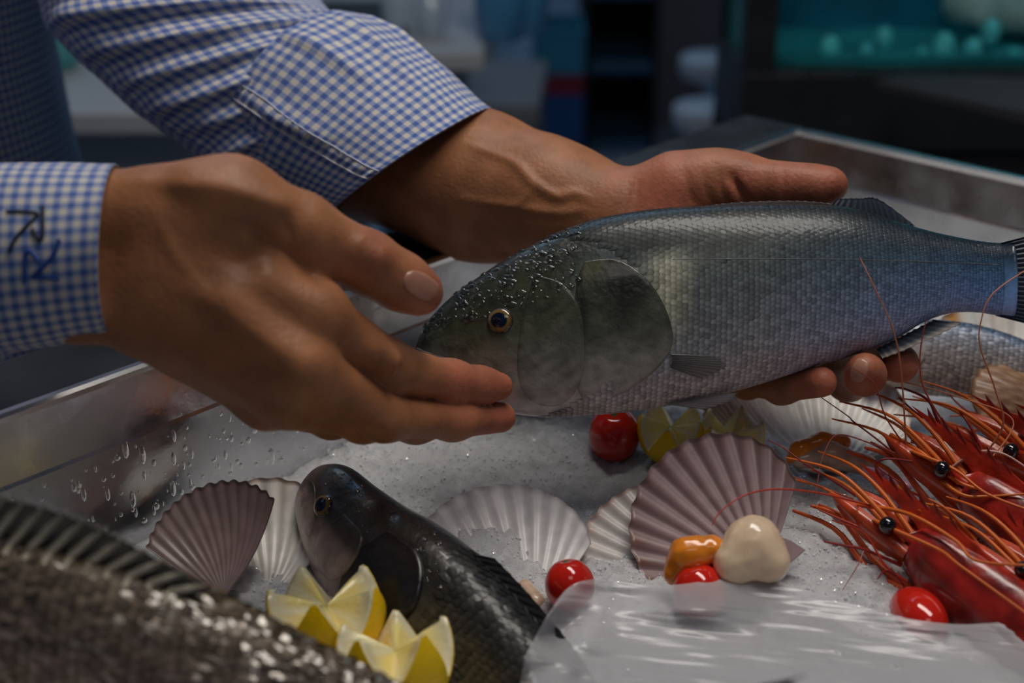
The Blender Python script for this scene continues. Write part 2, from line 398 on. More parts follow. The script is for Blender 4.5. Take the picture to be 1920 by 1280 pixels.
for i in range(7000):
    x, y = random.uniform(470, 1900), random.uniform(790, 1270); q = PZ(x, y, ICE); q[2] = ice_z(q[0], q[1])+.0004
    r = random.uniform(.0003, .0010); R = Matrix.Rotation(random.random()*6.28, 3, Vector((random.random()-.5, random.random()-.5, random.random())))
    vs = [q+np.array(R @ Vector(v))*r for v in ((1,0,0),(-.8,.3,0),(0,1.1,.1),(.1,-.9,0),(0,.1,.8),(0,0,-.9))]
    cr.add(vs, [(0,2,4),(2,1,4),(1,3,4),(3,0,4),(2,0,5),(1,2,5),(3,1,5),(0,3,5)])
o = cr.build('ice_crystals', M_ICEC, ice, kind='stuff')

# ------------------------------------------------------------------ fish builder
class Fish:
    """local frame: x runs from snout to tail, y towards the back, z towards the viewer's side"""
    def __init__(s, O, ex, ey, top, bot, width, L, nb=2.0, bend=None):
        s.O = np.asarray(O); s.ex = unit(ex); s.ey = unit(np.asarray(ey)-np.dot(ey, s.ex)*s.ex); s.ez = np.cross(s.ex, s.ey)
        s.q = np.linspace(0, L, 500); s.L = L; s.bend = bend
        s.t = smooth_curve(*zip(*top), s.q); s.b = smooth_curve(*zip(*bot), s.q); s.w = smooth_curve(*zip(*width), s.q)
        th = np.linspace(0, 2*np.pi, 2001); yy = np.cos(th); zz = .56*np.sin(th)     # equal-arc table
        d = np.r_[0, np.cumsum(np.hypot(np.diff(yy), np.diff(zz)))]; s.tab = (d/d[-1], th)
    def th(s, u): return np.interp(u, *s.tab)          # u 0..1, 0 = back, .25 = viewer's flank, .5 = belly
    def at(s, x, u, off=0.0):
        x = np.asarray(x, float); th = s.th(np.asarray(u, float))
        t, b, w = (np.interp(x, s.q, a) for a in (s.t, s.b, s.w))
        c = (t+b)/2; h = (t-b)/2
        cy = np.cos(th); sz = np.sin(th)
        y = c+h*cy; z = w*np.sign(sz)*np.abs(sz)**.85
        if s.bend is not None: z = z+s.bend(x)
        p = s.O+x[..., None]*s.ex+y[..., None]*s.ey+z[..., None]*s.ez
        if np.any(off):
            n = s.normal(x, u); p = p+n*np.asarray(off)[..., None] if np.ndim(off) else p+n*off
        return p
    def normal(s, x, u):
        e = 1e-3; a = s.at(np.clip(x+e, 0, s.L), u)-s.at(np.clip(x-e, 0, s.L), u); b = s.at(x, u+.004)-s.at(x, u-.004)
        n = np.cross(b, a); return n/np.maximum(np.linalg.norm(n, axis=-1, keepdims=True), 1e-9)
    def hf(s, x, u): return .5+.5*np.cos(s.th(u))      # 1 at the back, 0 at the belly
    def body(s, root, color, nx=190, nu=96, x1=None):
        x = s.L*np.linspace(0, 1, nx)**1.25; u = np.arange(nu)/nu
        X, U = np.meshgrid(x, u, indexing='ij'); V = s.at(X, U).reshape(-1, 3); C = color(X, U).reshape(-1, 3)
        f = grid_faces(nx, nu, False, True, True)+[tuple(range(nu)), tuple((nx-1)*nu+k for k in range(nu-1, -1, -1))]
        return mesh_obj('body', V, f, M_FISH, root, col=C)
    def scales(s, root, color, x0, x1, rows, dx, lift=.00035, start=None, seed=1, tilt=.35):
        r = np.random.default_rng(seed); vs = []; fs = []; cs = []
        ref = np.interp(.4*s.L, s.q, s.t-s.b); x = x0; col = 0; xs = []
        while x < x1:
            h = np.interp(x, s.q, s.t-s.b)/ref; xs.append(x); x += dx*(.35+.65*min(1, h))
        XS, US, DX, DU = [], [], [], []
        for c, x in enumerate(xs):
            h = np.interp(x, s.q, s.t-s.b)/ref
            for k in range(rows):
                u = (k+.5*(c % 2)+r.uniform(-.08, .08))/rows
                if start is not None and x < start(u): continue
                XS.append(x+r.uniform(-.05, .05)*dx); US.append(u); DX.append(dx*(.35+.65*min(1, h))); DU.append(1/rows)
        XS, US, DX, DU = map(np.array, (XS, US, DX, DU)); n = len(XS)
        ring = [(-.9, -.62, 0), (-.9, .62, 0), (.15, .72, .7), (.85, .45, 1), (1.08, 0, 1), (.85, -.45, 1), (.15, -.72, .7)]
        ctr = s.at(XS, US, np.full(n, lift*.95)); base = color(XS, US)*r.uniform(.72, 1.28, (n, 1))
        pts = [ctr]; cols = [base*1.22]
        ta = r.normal(0, tilt*lift, n); tb_ = r.normal(0, tilt*lift, n)
        for a, b, z in ring:
            pts.append(s.at(np.clip(XS+a*DX*.9, 0, s.L), US+b*DU, lift*z*1.1+.00002+ta*a+tb_*b*1.4)); cols.append(base*(.55 if z == 1 else .8))
        V = np.stack(pts, 1).reshape(-1, 3); Cc = np.stack(cols, 1).reshape(-1, 3); m = len(ring)
        k = np.arange(n)[:, None]*(m+1); F = np.concatenate([np.stack([k[:, 0], k[:, 0]+1+i, k[:, 0]+1+(i+1) % m], 1) for i in range(m)])
        o = mesh_obj('scales', V, F, M_SCALE, root, col=Cc, kind='stuff', smooth=False); return o
    def eye(s, root, x, u, r, iris=(.50,.33,.07), pupil=(.004,.007,.02), side='eye', flat=.45, ring=None):
        c = s.at(np.array(x), np.array(u)); n = s.normal(np.array(x), np.array(u)); a = unit(s.ex-np.dot(s.ex, n)*n); b = np.cross(n, a)
        vs = []; cs = []; N = 28; prof = np.linspace(1, 0, 12)
        for q in prof:
            for k in range(N):
                t = 2*math.pi*k/N; rr = r*q
                vs.append(c+rr*(math.cos(t)*a+.92*math.sin(t)*b)+n*(r*flat*math.sqrt(max(0, 1-q*q))-r*.10))
                cs.append(np.array(pupil) if q < .62 else np.array(iris)*(1.1 if q < .74 else .7) if q < .88 else np.array((.02,.02,.018)))
        return mesh_obj(side, vs, grid_faces(len(prof), N, False, True, True), M_EYE, root, col=cs)
    def plate(s, name, root, outline, color, off=.0016, n=26, mat=None, thick=.8):
        """raised plate on the flank: outline of (x,u) points round its edge, fan-filled from its centre"""
        P0 = spline(list(outline)+[outline[0]], 72)[:-1]; c = P0.mean(0); vs = []; cs = []
        rr = list(np.linspace(0.02, .94, n))+[.985, 1.0, 1.005]; oo = [off*(.55+.45*q) for q in np.linspace(0.02, .94, n)]+[off*.85, off*.35, -.0006]
        for q, o_ in zip(rr, oo):
            XU = c+(P0-c)*q
            wgt = .10+.90*np.clip((XU[:, 0]-P0[:, 0].min())/(np.ptp(P0[:, 0]))*1.5-.3, 0, 1)
            vs.append(s.at(XU[:, 0], XU[:, 1], np.where(np.full(len(XU), o_) > 0, o_*wgt+.00008, o_))); cs.append(color(XU[:, 0], XU[:, 1], np.full(len(XU), q)))
        V = np.concatenate(vs); C = np.concatenate(cs); m = len(P0)
        return mesh_obj(name, V, grid_faces(len(rr), m, False, True, False), mat or M_FISH, root, col=C)
def beads(f, root, n, xr, ur, rr, seed, mat):  # wet beads added so lamp reflections break into sparkles on the fish
    r = np.random.default_rng(seed); m = MB()
    for i in range(n):
        x = r.uniform(*xr); u = r.uniform(*ur); rad = r.uniform(*rr); c = f.at(np.array(x), np.array(u)); nn = f.normal(np.array(x), np.array(u)); a = unit(np.cross(nn, f.ey+.01)); b = np.cross(nn, a)
        st = r.uniform(.8, 2.0); ring = [c+rad*(st*math.cos(t)*a+math.sin(t)*b) for t in np.arange(8)*math.pi/4]; mid = [c+.7*rad*(st*math.cos(t)*a+math.sin(t)*b)+nn*rad*.35 for t in np.arange(8)*math.pi/4]
        m.add(ring+mid+[c+nn*rad*.48], [(k, (k+1) % 8, 8+(k+1) % 8, 8+k) for k in range(8)]+[(8+k, 8+(k+1) % 8, 16) for k in range(8)])
    return m.build('water_glint_beads', mat, root, smooth=True, kind='stuff')
def fin(name, root, base, tip, color, thick=.0010, nr=14, mat=None, bow=None, raymul=1.0):
    """fin membrane between a base curve and a tip curve with proud rays"""
    B = spline(base, nr*4+1); Tt = spline(tip, nr*4+1); nv = 8; n = len(B)
    mid = unit(np.cross(B[-1]-B[0], Tt[n//2]-B[n//2]))
    vs = []; cs = []
    for side in (1, -1):
        for i in range(n):
            ray = 1.0 if i % 4 == 0 else (.30 if i % 4 == 2 else .55)
            for j in range(nv):
                f = j/(nv-1); p = B[i]*(1-f)+Tt[i]*f
                if bow: p = p+mid*bow*math.sin(math.pi*f*.6)
                if i % 4 and j == nv-1: p = p-(Tt[i]-B[i])*.05*raymul
                vs.append(p+mid*side*thick*ray*(1.1-.8*f)); cs.append(np.array(color(f, i/(n-1)))*(1.25 if i % 4 == 0 else .8))
    k = n*nv; fs = grid_faces(n, nv)+[tuple(q+k for q in f[::-1]) for f in grid_faces(n, nv)]
    e = [j for j in range(nv)]+[i*nv+nv-1 for i in range(1, n)]+[(n-1)*nv+j for j in range(nv-2, -1, -1)]+[i*nv for i in range(n-2, 0, -1)]
    fs += [(e[i], e[i-1], e[i-1]+k, e[i]+k) for i in range(len(e))]
    return mesh_obj(name, vs, fs, mat or M_FIN, root, col=cs)
def lerpc(t, stops):
    xs = [q[0] for q in stops]; return np.stack([np.interp(t, xs, [q[1][i] for q in stops]) for i in range(3)], -1)

# ------------------------------------------------------------------ the sea bass held in both hands
HD = .75
def hx(px): return (px-780)/FPX*HD
def hy(py): return (640-py)/FPX*HD
top = [(780,648),(790,622),(812,590),(850,553),(900,517),(960,478),(1010,452),(1060,430),(1110,413),(1170,401),(1240,392),(1320,387),(1400,384),(1480,383),(1560,386),(1620,397),(1680,416),(1740,434),(1800,447),(1850,455),(1900,458)]
bot = [(780,656),(795,680),(820,702),(860,735),(910,760),(960,775),(1020,781),(1100,778),(1200,768),(1300,750),(1400,726),(1500,694),(1600,664),(1680,632),(1730,603),(1780,586),(1830,584),(1870,590),(1900,594)]
wid = [(780,2),(800,22),(850,48),(920,72),(1000,90),(1100,102),(1250,108),(1400,102),(1550,84),(1700,58),(1800,38),(1900,24)]
bass = thing('sea_bass', 'silver sea bass with dark back held in both hands above the ice', 'fish', P(1350, 740, HD))
fb = Fish(P(780, 640, HD), RT, UP, [(hx(a), hy(b)) for a, b in top], [(hx(a), hy(b)) for a, b in bot], [(hx(a), b/FPX*HD) for a, b in wid], hx(1900))
fb.ez = -FW; 
def bass_col(X, U):
    h = fb.hf(X, U); x = X/fb.L
    n = np.sin(X*310)*.5+np.sin(X*131+U*40)*.5
    c = lerpc(h+.02*n, [(0,(.60,.52,.50)), (.12,(.56,.52,.53)), (.28,(.36,.37,.40)), (.48,(.20,.225,.24)), (.66,(.10,.125,.125)), (.82,(.040,.050,.048)), (1,(.018,.022,.020))])
    tail = np.clip((x-.55)/.4, 0, 1)[..., None]; blue = np.array((.55, .95, 1.75)); c = c*(1+tail*(blue-1))
    head = np.clip((.30-x)/.06, 0, 1)[..., None]
    hc = lerpc(h, [(0,(.50,.44,.42)), (.22,(.34,.33,.30)), (.42,(.11,.115,.085)), (.62,(.052,.060,.034)), (.8,(.036,.043,.022)), (1,(.016,.02,.016))])
    blot = np.clip(np.sin(X*170+1.0)*np.sin(U*34+X*60)-.2, 0, 1)[..., None]
    hc = hc*(1-.45*blot)
    c = c*(1-head)+hc*head
    snout = np.clip((.05-x)/.05, 0, 1)[..., None]; c = c*(1-.6*snout)
    # pale band behind the gill cover
    gx = (X-hx(1238))/.010; band = np.exp(-gx*gx)*np.clip((.80-h)/.1, 0, 1)*np.clip((h-.25)/.2, 0, 1)
    return c*(1-band[..., None])+band[..., None]*np.array((.50,.50,.38))
bb = fb.body(bass, bass_col)
def gill_start(u):
    h = .5+.5*math.cos(float(fb.th(u))); return hx(1010)+.060*math.sin(max(0, min(1, (1.0-h)))*math.pi)**.8
fb.scales(bass, lambda x, u: bass_col(x, u)*.92, hx(1015), hx(1872), 92, .0029, start=gill_start, seed=3, tilt=.10)
def u_of(px, py):                                          # flank coordinate of a frame position
    x = hx(px); t = np.interp(x, fb.q, fb.t); b = np.interp(x, fb.q, fb.b); c = (2*hy(py)-(t+b))/(t-b)
    return float(np.interp(math.acos(max(-1, min(1, c))), fb.tab[1], fb.tab[0]))
def xu(px, py): return (hx(px), u_of(px, py))
def mirror(l): return [(x, 1-u) for x, u in l]
op_out = [xu(1092,495),xu(1150,492),xu(1200,525),xu(1236,580),xu(1250,640),xu(1222,690),xu(1160,735),xu(1100,755),xu(1070,690),xu(1072,600),xu(1078,530)]
def head_col(h): return lerpc(h, [(0,(.50,.44,.42)), (.22,(.30,.29,.26)), (.42,(.11,.115,.085)), (.62,(.052,.060,.034)), (.8,(.036,.043,.022)), (1,(.016,.02,.016))])
def op_col(x, u, q):
    h = fb.hf(x, u); c = head_col(h)*1.1
    pt = np.exp(-((x-hx(1165))/.016)**2-((h-.66)/.20)**2)+.8*np.exp(-((x-hx(1085))/.004)**2-((h-.5)/.25)**2)
    mot = np.clip(np.sin(x*420+u*90)*np.sin(u*130-x*200), 0, 1)
    c = c*(1-.88*np.clip(pt, 0, 1)-.25*mot*(1-np.clip(pt, 0, 1)))[:, None]+.06*(np.exp(-((x-hx(1105))/.006)**2-((h-.80)/.12)**2))[:, None]*np.array((1, .95, .4))
    e = np.clip((q-.90)/.1, 0, 1)[:, None]; return c*(1-e*.4)
pre_out = [xu(1000,520),xu(1050,535),xu(1082,580),xu(1090,650),xu(1082,720),xu(1040,758),xu(990,745),xu(970,690),xu(978,600)]
def pre_col(x, u, q):
    h = fb.hf(x, u); mot = np.clip(np.sin(x*300+u*60)*np.sin(u*110+x*150), 0, 1); return head_col(h)*(1-.3*mot-.3*np.clip((q-.88)/.1, 0, 1))[:, None]
for nm, ol, cf, of in (('gill_cover', op_out, op_col, .0008), ('cheek_plate', pre_out, pre_col, .0005)):
    fb.plate(nm, bass, ol, cf, of); 
e1 = xu(938, 602); fb.eye(bass, *e1, .0074, (.17,.105,.025)); fb.eye(bass, e1[0], 1-e1[1], .0074, (.17,.105,.025))
# jaw line and upper lip
jm = MB(); jl = [xu(783,655), xu(815,668), xu(850,678), xu(885,690)]
jm.tube([fb.at(np.array(x), np.array(u), .0002) for x, u in jl], [.0012,.0016,.0018,.0010], 8); jm.build('mouth_line', material('mouth_line', (.03,.02,.02), .5), bass, smooth=True)
beads(fb, bass, 240, (.004, .085), (.02, .19), (.0005, .0020), 21, M_WATER)
# lateral line
lm = MB(); lm.tube([fb.at(np.array(x), np.array(u), .0002) for x, u in [xu(p_, 492+.010*(p_-1250)-4*math.sin((p_-1250)/200)) for p_ in range(1250, 1870, 12)]], .00030, 5)
lm.build('lateral_line', material('lateral_line', (.09,.10,.10), .5), bass, smooth=True)
def Q(px, py, dd=0): return P(px, py, HD+dd)
dk = lambda f, g: (.035+.02*f, .045+.03*f, .055+.06*f)
fin('dorsal_fin', bass, [Q(1300,392), Q(1400,388), Q(1480,388), Q(1545,390)], [Q(1345,383,.006), Q(1420,378,.008), Q(1500,377,.008), Q(1560,382,.006)], lambda f, g: (.02,.022,.024))
fin('dorsal_fin', bass, [Q(1552,392), Q(1610,398), Q(1660,412), Q(1712,428)], [Q(1570,372), Q(1612,371), Q(1648,373), Q(1716,423)], dk)
fin('anal_fin', bass, [Q(1642,655,-.004), Q(1675,640,-.004), Q(1710,622,-.003), Q(1750,602,-.002)], [Q(1655,672,-.012), Q(1700,655,-.014), Q(1760,628,-.014), Q(1802,607,-.012)], lambda f, g: lerpc(f, [(0,(.03,.04,.06)), (.6,(.05,.06,.08)), (1,(.45,.42,.38))]), nr=10)
fin('pectoral_fin', bass, [fb.at(*map(np.array, xu(1247, 662)), .0012), fb.at(*map(np.array, xu(1249, 674)), .0016), fb.at(*map(np.array, xu(1247, 686)), .0012)],
    [fb.at(*map(np.array, xu(1316, 664)), .0012), fb.at(*map(np.array, xu(1352, 682)), .0018), fb.at(*map(np.array, xu(1312, 708)), .0012)], lambda f, g: (.20+.06*f, .19+.06*f, .185+.06*f), nr=10, thick=.0007, raymul=2.5)
fin('pelvic_fin', bass, [Q(1250,758,-.012), Q(1275,752,-.012), Q(1300,747,-.012)], [Q(1320,768,-.010), Q(1370,752,-.012), Q(1385,735,-.014)], lambda f, g: (.5, .46, .46), nr=8)
fin('tail_fin', bass, [Q(1866,458), Q(1880,490), Q(1884,530), Q(1880,568), Q(1868,592)],
    [Q(2090,400), Q(2060,470), Q(2040,530), Q(2060,590), Q(2095,650)], lambda f, g: (.025+.03*f, .045+.03*f, .085+.02*f), nr=20, thick=.0016)

# ------------------------------------------------------------------ the dark bass lying head-up on the ice
def make_local_fish(name, label, snout, tailp, upv, top, bot, wid, L, group=None):
    ex = unit(tailp-snout); e = thing(name, label, 'fish', (snout+tailp)/2, group)
    return e, Fish(snout, ex, upv, top, bot, wid, L)
sn = P(580, 893, .735); tl = P(985, 1365, .640)
dark, fd = make_local_fish('sea_bass', 'dark sea bass lying snout up on the ice beside the zigzag-cut lemons', sn, tl, (P(700, 793, .72)-P(580, 893, .72))/.0444*.92-FW*.36,
    [(0,.004),(.006,.013),(.016,.0195),(.034,.0225),(.055,.027),(.075,.0330),(.105,.0385),(.14,.040),(.19,.036),(.25,.022),(.30,.012),(.33,.010)],
    [(0,-.004),(.004,-.013),(.016,-.021),(.034,-.028),(.055,-.033),(.08,-.038),(.11,-.041),(.15,-.041),(.20,-.034),(.26,-.018),(.30,-.011),(.33,-.010)],
    [(0,.002),(.008,.011),(.03,.018),(.06,.0235),(.10,.027),(.16,.026),(.22,.018),(.28,.009),(.33,.004)], .33)
if np.dot(fd.ez, -FW) < 0: fd.ez = -fd.ez
def dark_col(X, U):
    h = fd.hf(X, U); x = X
    c = lerpc(h, [(0,(.30,.24,.20)), (.2,(.20,.165,.12)), (.42,(.16,.13,.065)), (.62,(.075,.062,.036)), (.85,(.018,.017,.015)), (1,(.012,.013,.014))])
    head = np.clip((.085-x)/.025, 0, 1)[..., None]
    hc = lerpc(h, [(0,(.62,.46,.42)), (.34,(.58,.43,.39)), (.50,(.36,.26,.23)), (.62,(.07,.055,.045)), (.8,(.045,.038,.030)), (1,(.025,.023,.022))])
    c = c*(1-head)+hc*head
    lip = np.clip((.013-x)/.008, 0, 1)[..., None]; return c*(1-lip)+lip*np.array((.10,.055,.055))
fd.body(dark, dark_col)
fd.scales(dark, lambda x, u: dark_col(x, u)*1.25, .095, .31, 66, .0042, start=lambda u: .100+.020*math.sin(math.pi*min(1, 2*min(u, 1-u))), seed=5)
def dop(x, u, q):
    h = fd.hf(x, u); return lerpc(h, [(0,(.30,.22,.18)), (.3,(.17,.12,.09)), (.5,(.022,.018,.016)), (1,(.012,.012,.012))])*(1-.3*np.clip((q-.85)/.1, 0, 1))[:, None]
fd.plate('gill_cover', dark, [(.070,.10),(.092,.095),(.108,.15),(.112,.22),(.104,.30),(.090,.36),(.074,.38),(.068,.30),(.066,.20)], dop, .0022)
fd.plate('cheek_plate', dark, [(.044,.15),(.060,.15),(.068,.20),(.068,.28),(.060,.34),(.046,.35),(.040,.27)], lambda x, u, q: dark_col(x, u)*1.05, .0013)
fd.plate('jaw_plate', dark, [(.004,.20),(.014,.18),(.026,.225),(.034,.28),(.034,.33),(.024,.34),(.012,.30)], lambda x, u, q: dark_col(x, u)*.9, .0008)
fd.eye(dark, .0300, .195, .0066, (.24,.14,.04)); fd.eye(dark, .0300, 1-.195, .0066, (.24,.14,.04))
beads(fd, dark, 120, (.02, .12), (.02, .22), (.0004, .0012), 22, M_WATER)
fin('dorsal_fin', dark, [fd.at(np.array(x), np.array(0.0)) for x in (.105,.13,.16,.19)], [fd.at(np.array(x+.012), np.array(0.0), .006) for x in (.105,.13,.16,.19)], lambda f, g: (.03,.032,.035), nr=12)
fin('pectoral_fin', dark, [fd.at(np.array(.114), np.array(u), .001) for u in (.24,.27,.30)], [fd.at(np.array(x), np.array(u), .003) for x, u in ((.150,.20),(.160,.27),(.150,.34))], lambda f, g: (.10,.085,.06), nr=8)
tb = [fd.at(np.array(.325), np.array(u)) for u in (0.0, .25, .5)]
fin('tail_fin', dark, tb, [tb[0]+fd.ex*.06+fd.ey*.03, tb[1]+fd.ex*.045, tb[2]+fd.ex*.06-fd.ey*.03], lambda f, g: (.03,.03,.03), nr=14)

# ------------------------------------------------------------------ big brown-grey sea bream in the near left corner
s0 = P(-420, 1140, .575); s1 = P(1010, 1405, .530)
bream, fr = make_local_fish('sea_bream', 'large brownish grey scaly fish with spiny dorsal fin in the near left corner', s0, s1, (P(500, 780, .58)-P(400, 1300, .58))*10-FW*.5,
    [(0,.004),(.012,.022),(.035,.040),(.07,.052),(.11,.0535),(.15,.049),(.19,.038),(.23,.024),(.265,.014),(.30,.012),(.33,.013)],
    [(0,-.004),(.015,-.018),(.05,-.040),(.10,-.052),(.15,-.050),(.20,-.036),(.24,-.020),(.27,-.012),(.33,-.013)],
    [(0,.002),(.02,.014),(.06,.026),(.11,.031),(.16,.029),(.21,.020),(.26,.010),(.33,.003)], .33)
if np.dot(fr.ez, -FW) < 0: fr.ez = -fr.ez
def bream_col(X, U):
    h = fr.hf(X, U); n = .5+.5*np.sin(X*90+U*25)*np.sin(U*60)
    c = lerpc(h, [(0,(.25,.21,.16)), (.3,(.30,.20,.11)), (.5,(.26,.17,.070)), (.68,(.23,.155,.115)), (.85,(.17,.125,.092)), (1,(.13,.10,.07))])
    return c*(.8+.35*n)[..., None]
fr.body(bream, bream_col)
fr.scales(bream, lambda x, u: bream_col(x, u)*1.3, .075, .315, 60, .0048, lift=.0007, seed=9, tilt=.75).data.materials[0] = material('wet_bream_scale', (.2,.2,.2), .26, .2, .7, attr=True, coat=1, coatrough=.06)
fr.plate('gill_cover', bream, [(.050,.10),(.070,.10),(.082,.18),(.082,.26),(.070,.34),(.054,.36),(.046,.25)], lambda x, u, q: bream_col(x, u), .002)
fr.eye(bream, .035, .16, .009); fr.eye(bream, .035, .84, .009)
beads(fr, bream, 420, (.08, .29), (.03, .26), (.0005, .0014), 23, M_WATER)
xs_ = np.linspace(.060, .175, 9)
db = [fr.at(np.array(x), np.array(0.003)) for x in xs_]; hts = [.011,.015,.0165,.0165,.015,.0125,.009,.006,.002]
fin('dorsal_fin', bream, db, [b+fr.ey*h+fr.ex*.012 for b, h in zip(db, hts)], lambda f, g: (.15-.06*f, .13-.05*f, .10-.04*f), nr=18, thick=.0015)
for i in range(15):                                        # stiff spines that stand proud of the membrane
    x = .062+i*.0078; b0 = fr.at(np.array(x), np.array(.035), .0003); b1 = fr.at(np.array(x), np.array(.003)); h_ = np.interp(x, xs_, hts)
    MB().tube([b0, b1+fr.ez*.0022, b1+fr.ey*h_*.6+fr.ex*.007+fr.ez*.0016, b1+fr.ey*h_*1.08+fr.ex*.013], [.0012,.0019,.0015,.0005], 7).build('spine', material('fin_spine', (.42,.38,.30), .4) if i == 0 else bpy.data.materials['fin_spine'], bream, smooth=True)
tb = [fr.at(np.array(.325), np.array(u)) for u in (0.0, .25, .5)]
fin('tail_fin', bream, tb, [tb[0]+fr.ex*.08+fr.ey*.04, tb[1]+fr.ex*.05, tb[2]+fr.ex*.08-fr.ey*.04], lambda f, g: (.06,.055,.045), nr=16)
fin('pectoral_fin', bream, [fr.at(np.array(.088), np.array(u), .001) for u in (.26,.29,.32)], [fr.at(np.array(x), np.array(u), .004) for x, u in ((.15,.27),(.165,.31),(.14,.37))], lambda f, g: (.12,.10,.07), nr=9)

# ------------------------------------------------------------------ the fishmonger
person = thing('person', 'person in blue gingham shirt holding a sea bass in both hands', 'person', (-.48, 1.0, 0))
# near hand: back of the hand to the camera, thumb up, fingertips under the chin of the fish
rh = Body()
rh.core = [cap(-260,470,.66,92, 150,400,.612,78), cap(-260,560,.66,88, 150,560,.615,74), cap(150,400,.612,78, 330,405,.612,84), cap(150,558,.615,74, 320,572,.616,82),
    cap(120,480,.618,86, 340,490,.618,92), cap(320,435,.612,80, 585,583,.622,58), cap(310,510,.612,82, 563,688,.616,62),
    cap(300,565,.618,84, 542,738,.628,58), cap(290,600,.63,78, 500,745,.646,52), cap(300,402,.612,80, 440,382,.612,86), cap(450,430,.645,52, 560,522,.656,38, .012)]
rh.limbs = [chain([(420,386,.612,84), (560,430,.624,66), (690,493,.645,55), (752,528,.655,50), (786,547,.662,45)]),
    chain([(588,588,.624,58), (728,688,.664,47), (848,717,.698,38), (900,722,.712,31), (936,724,.719,26)]),
    chain([(565,690,.618,60), (720,782,.664,42), (850,788,.700,34), (938,782,.727,29)]),
    chain([(542,742,.63,54), (680,788,.672,38), (780,795,.705,32), (860,790,.728,27)]),
    chain([(500,750,.648,48), (620,784,.688,34), (700,790,.712,28), (760,786,.732,24)])]
rh.extra = [cap(682,470,.630,22, 700,480,.631,22, .010), cap(360,340,.595,10, 520,385,.600,9, .014),
    cap(700,655,.640,12, 735,675,.645,12, .010), cap(500,520,.603,8, 590,592,.612,14, .014), cap(430,560,.597,8, 560,680,.604,12, .016)]
rh.cut = []
rv, rf = rh.mesh(.0015)
# far arm: forearm, thumb along the back of the fish, fingers wrapped under the belly
lh = Body()
lh.core = [cap(430,130,.95,120, 640,255,.905,136, .02), cap(640,255,.905,136, 900,350,.86,130, .02), cap(900,350,.86,128, 1040,392,.833,104, .02), cap(1040,392,.833,104, 1150,425,.815,84, .02), cap(1020,360,.836,88, 1160,398,.815,66, .02),
    cap(1150,430,.813,82, 1260,455,.806,84), cap(1160,400,.81,64, 1270,362,.802,70), cap(1270,362,.802,70, 1350,343,.795,58),
    cap(1240,440,.808,84, 1400,480,.812,74), cap(1230,480,.81,80, 1340,580,.815,64), cap(1230,470,.81,80, 1380,530,.815,68)]
lh.limbs = [chain([(1340,345,.796,58), (1402,346,.788,50), (1470,350,.780,41), (1520,350,.775,37), (1556,347,.772,34)]),
    chain([(1410,480,.812,48), (1560,575,.815,38), (1655,655,.790,36), (1686,681,.752,37)]),
    chain([(1390,530,.815,46), (1520,640,.815,38), (1590,712,.785,36), (1622,703,.742,34), (1622,692,.733,30)]),
    chain([(1350,580,.815,44), (1430,690,.805,38), (1465,722,.770,32), (1540,716,.742,29)]),
    chain([(1310,600,.818,40), (1370,690,.812,32), (1400,718,.790,26), (1440,728,.768,20)])]
def surf_d(x, y): return None
lh.extra = []
lh.cut = []
lv, lf = lh.mesh(.0018)
# torso, upper arms, neck and head under the shirt
tr = Body(); A3 = lambda *q: np.array(q, float)
fdir = A3(.7, -.7, 0); ldir = A3(.7, .7, 0); tc0 = A3(-.555, 1.02, 0)
EL = P(430, 130, .95); ER = P(-560, 500, .70); SL = tc0+ldir*.24+A3(0, 0, 1.36); SR = tc0-ldir*.24+A3(0, 0, 1.36)
def w3(o, z): return tc0+o+A3(0, 0, z)
hd = w3(fdir*.10, 1.60)
tr.core = [(w3(ldir*.09, .98), w3(ldir*.12, 1.30), .12, .12, .06), (w3(-ldir*.09, .98), w3(-ldir*.12, 1.30), .12, .12, .06), (SL, SR, .062, .062, .06),
    (SL, EL, .055, .046, .03), (SR, ER, .055, .046, .03), (EL, P(640,255,.905), .044, .044, .02), (ER, P(-200,500,.655), .044, .03, .02),
    (w3(fdir*.02, 1.38), w3(fdir*.07, 1.50), .058, .054, .03), (hd, hd+A3(0, 0, .055), .078, .078, .03), (hd+fdir*.045+A3(0,0,-.065), hd+fdir*.02, .045, .07, .03),
    (hd+fdir*.105+A3(0,0,-.012), hd+fdir*.09+A3(0,0,.03), .014, .008, .012), (hd+ldir*.080+A3(0,0,-.015), hd+ldir*.082+A3(0,0,.02), .009, .013, .008), (hd-ldir*.080+A3(0,0,-.015), hd-ldir*.082+A3(0,0,.02), .009, .013, .008),
    (hd+fdir*.098+ldir*.018+A3(0,0,-.05), hd+fdir*.098-ldir*.018+A3(0,0,-.05), .008, .008, .008)]
tv, tf = tr.mesh(.008, pad=.03)
V = np.concatenate([rv, lv, tv]); F = np.concatenate([rf, lf+len(rv), tf+len(rv)+len(lv)])
bv0 = BVHTree.FromPolygons([Vector(q) for q in V.tolist()], F.tolist())
def furrow(pl, w, depth):
    '''press a skin crease (depth > 0) or raise a vein (depth < 0) along a line on the skin'''
    pts = []; nn = []
    for q in spline(pl, 14*len(pl)):
        k = unit(P(q[0], q[1], 1)-CAM); r = bv0.ray_cast(Vector(CAM), Vector(k))
        if r[0] is not None: pts.append(np.array(r[0])); nn.append(np.array(r[1]))
    if not pts: return
    pts = np.array(pts); lo = pts.min(0)-3*w; hi = pts.max(0)+3*w; idx = np.where(np.all((V > lo) & (V < hi), 1))[0]
    D = np.linalg.norm(V[idx, None]-pts[None], axis=2); m = D.argmin(1); d = D.min(1)
    fade = np.sin(np.pi*np.clip((m+1)/(len(pts)+1), 0, 1))**.5
    V[idx] -= np.array(nn)[m]*(depth*fade*np.exp(-(d/w)**2))[:, None]
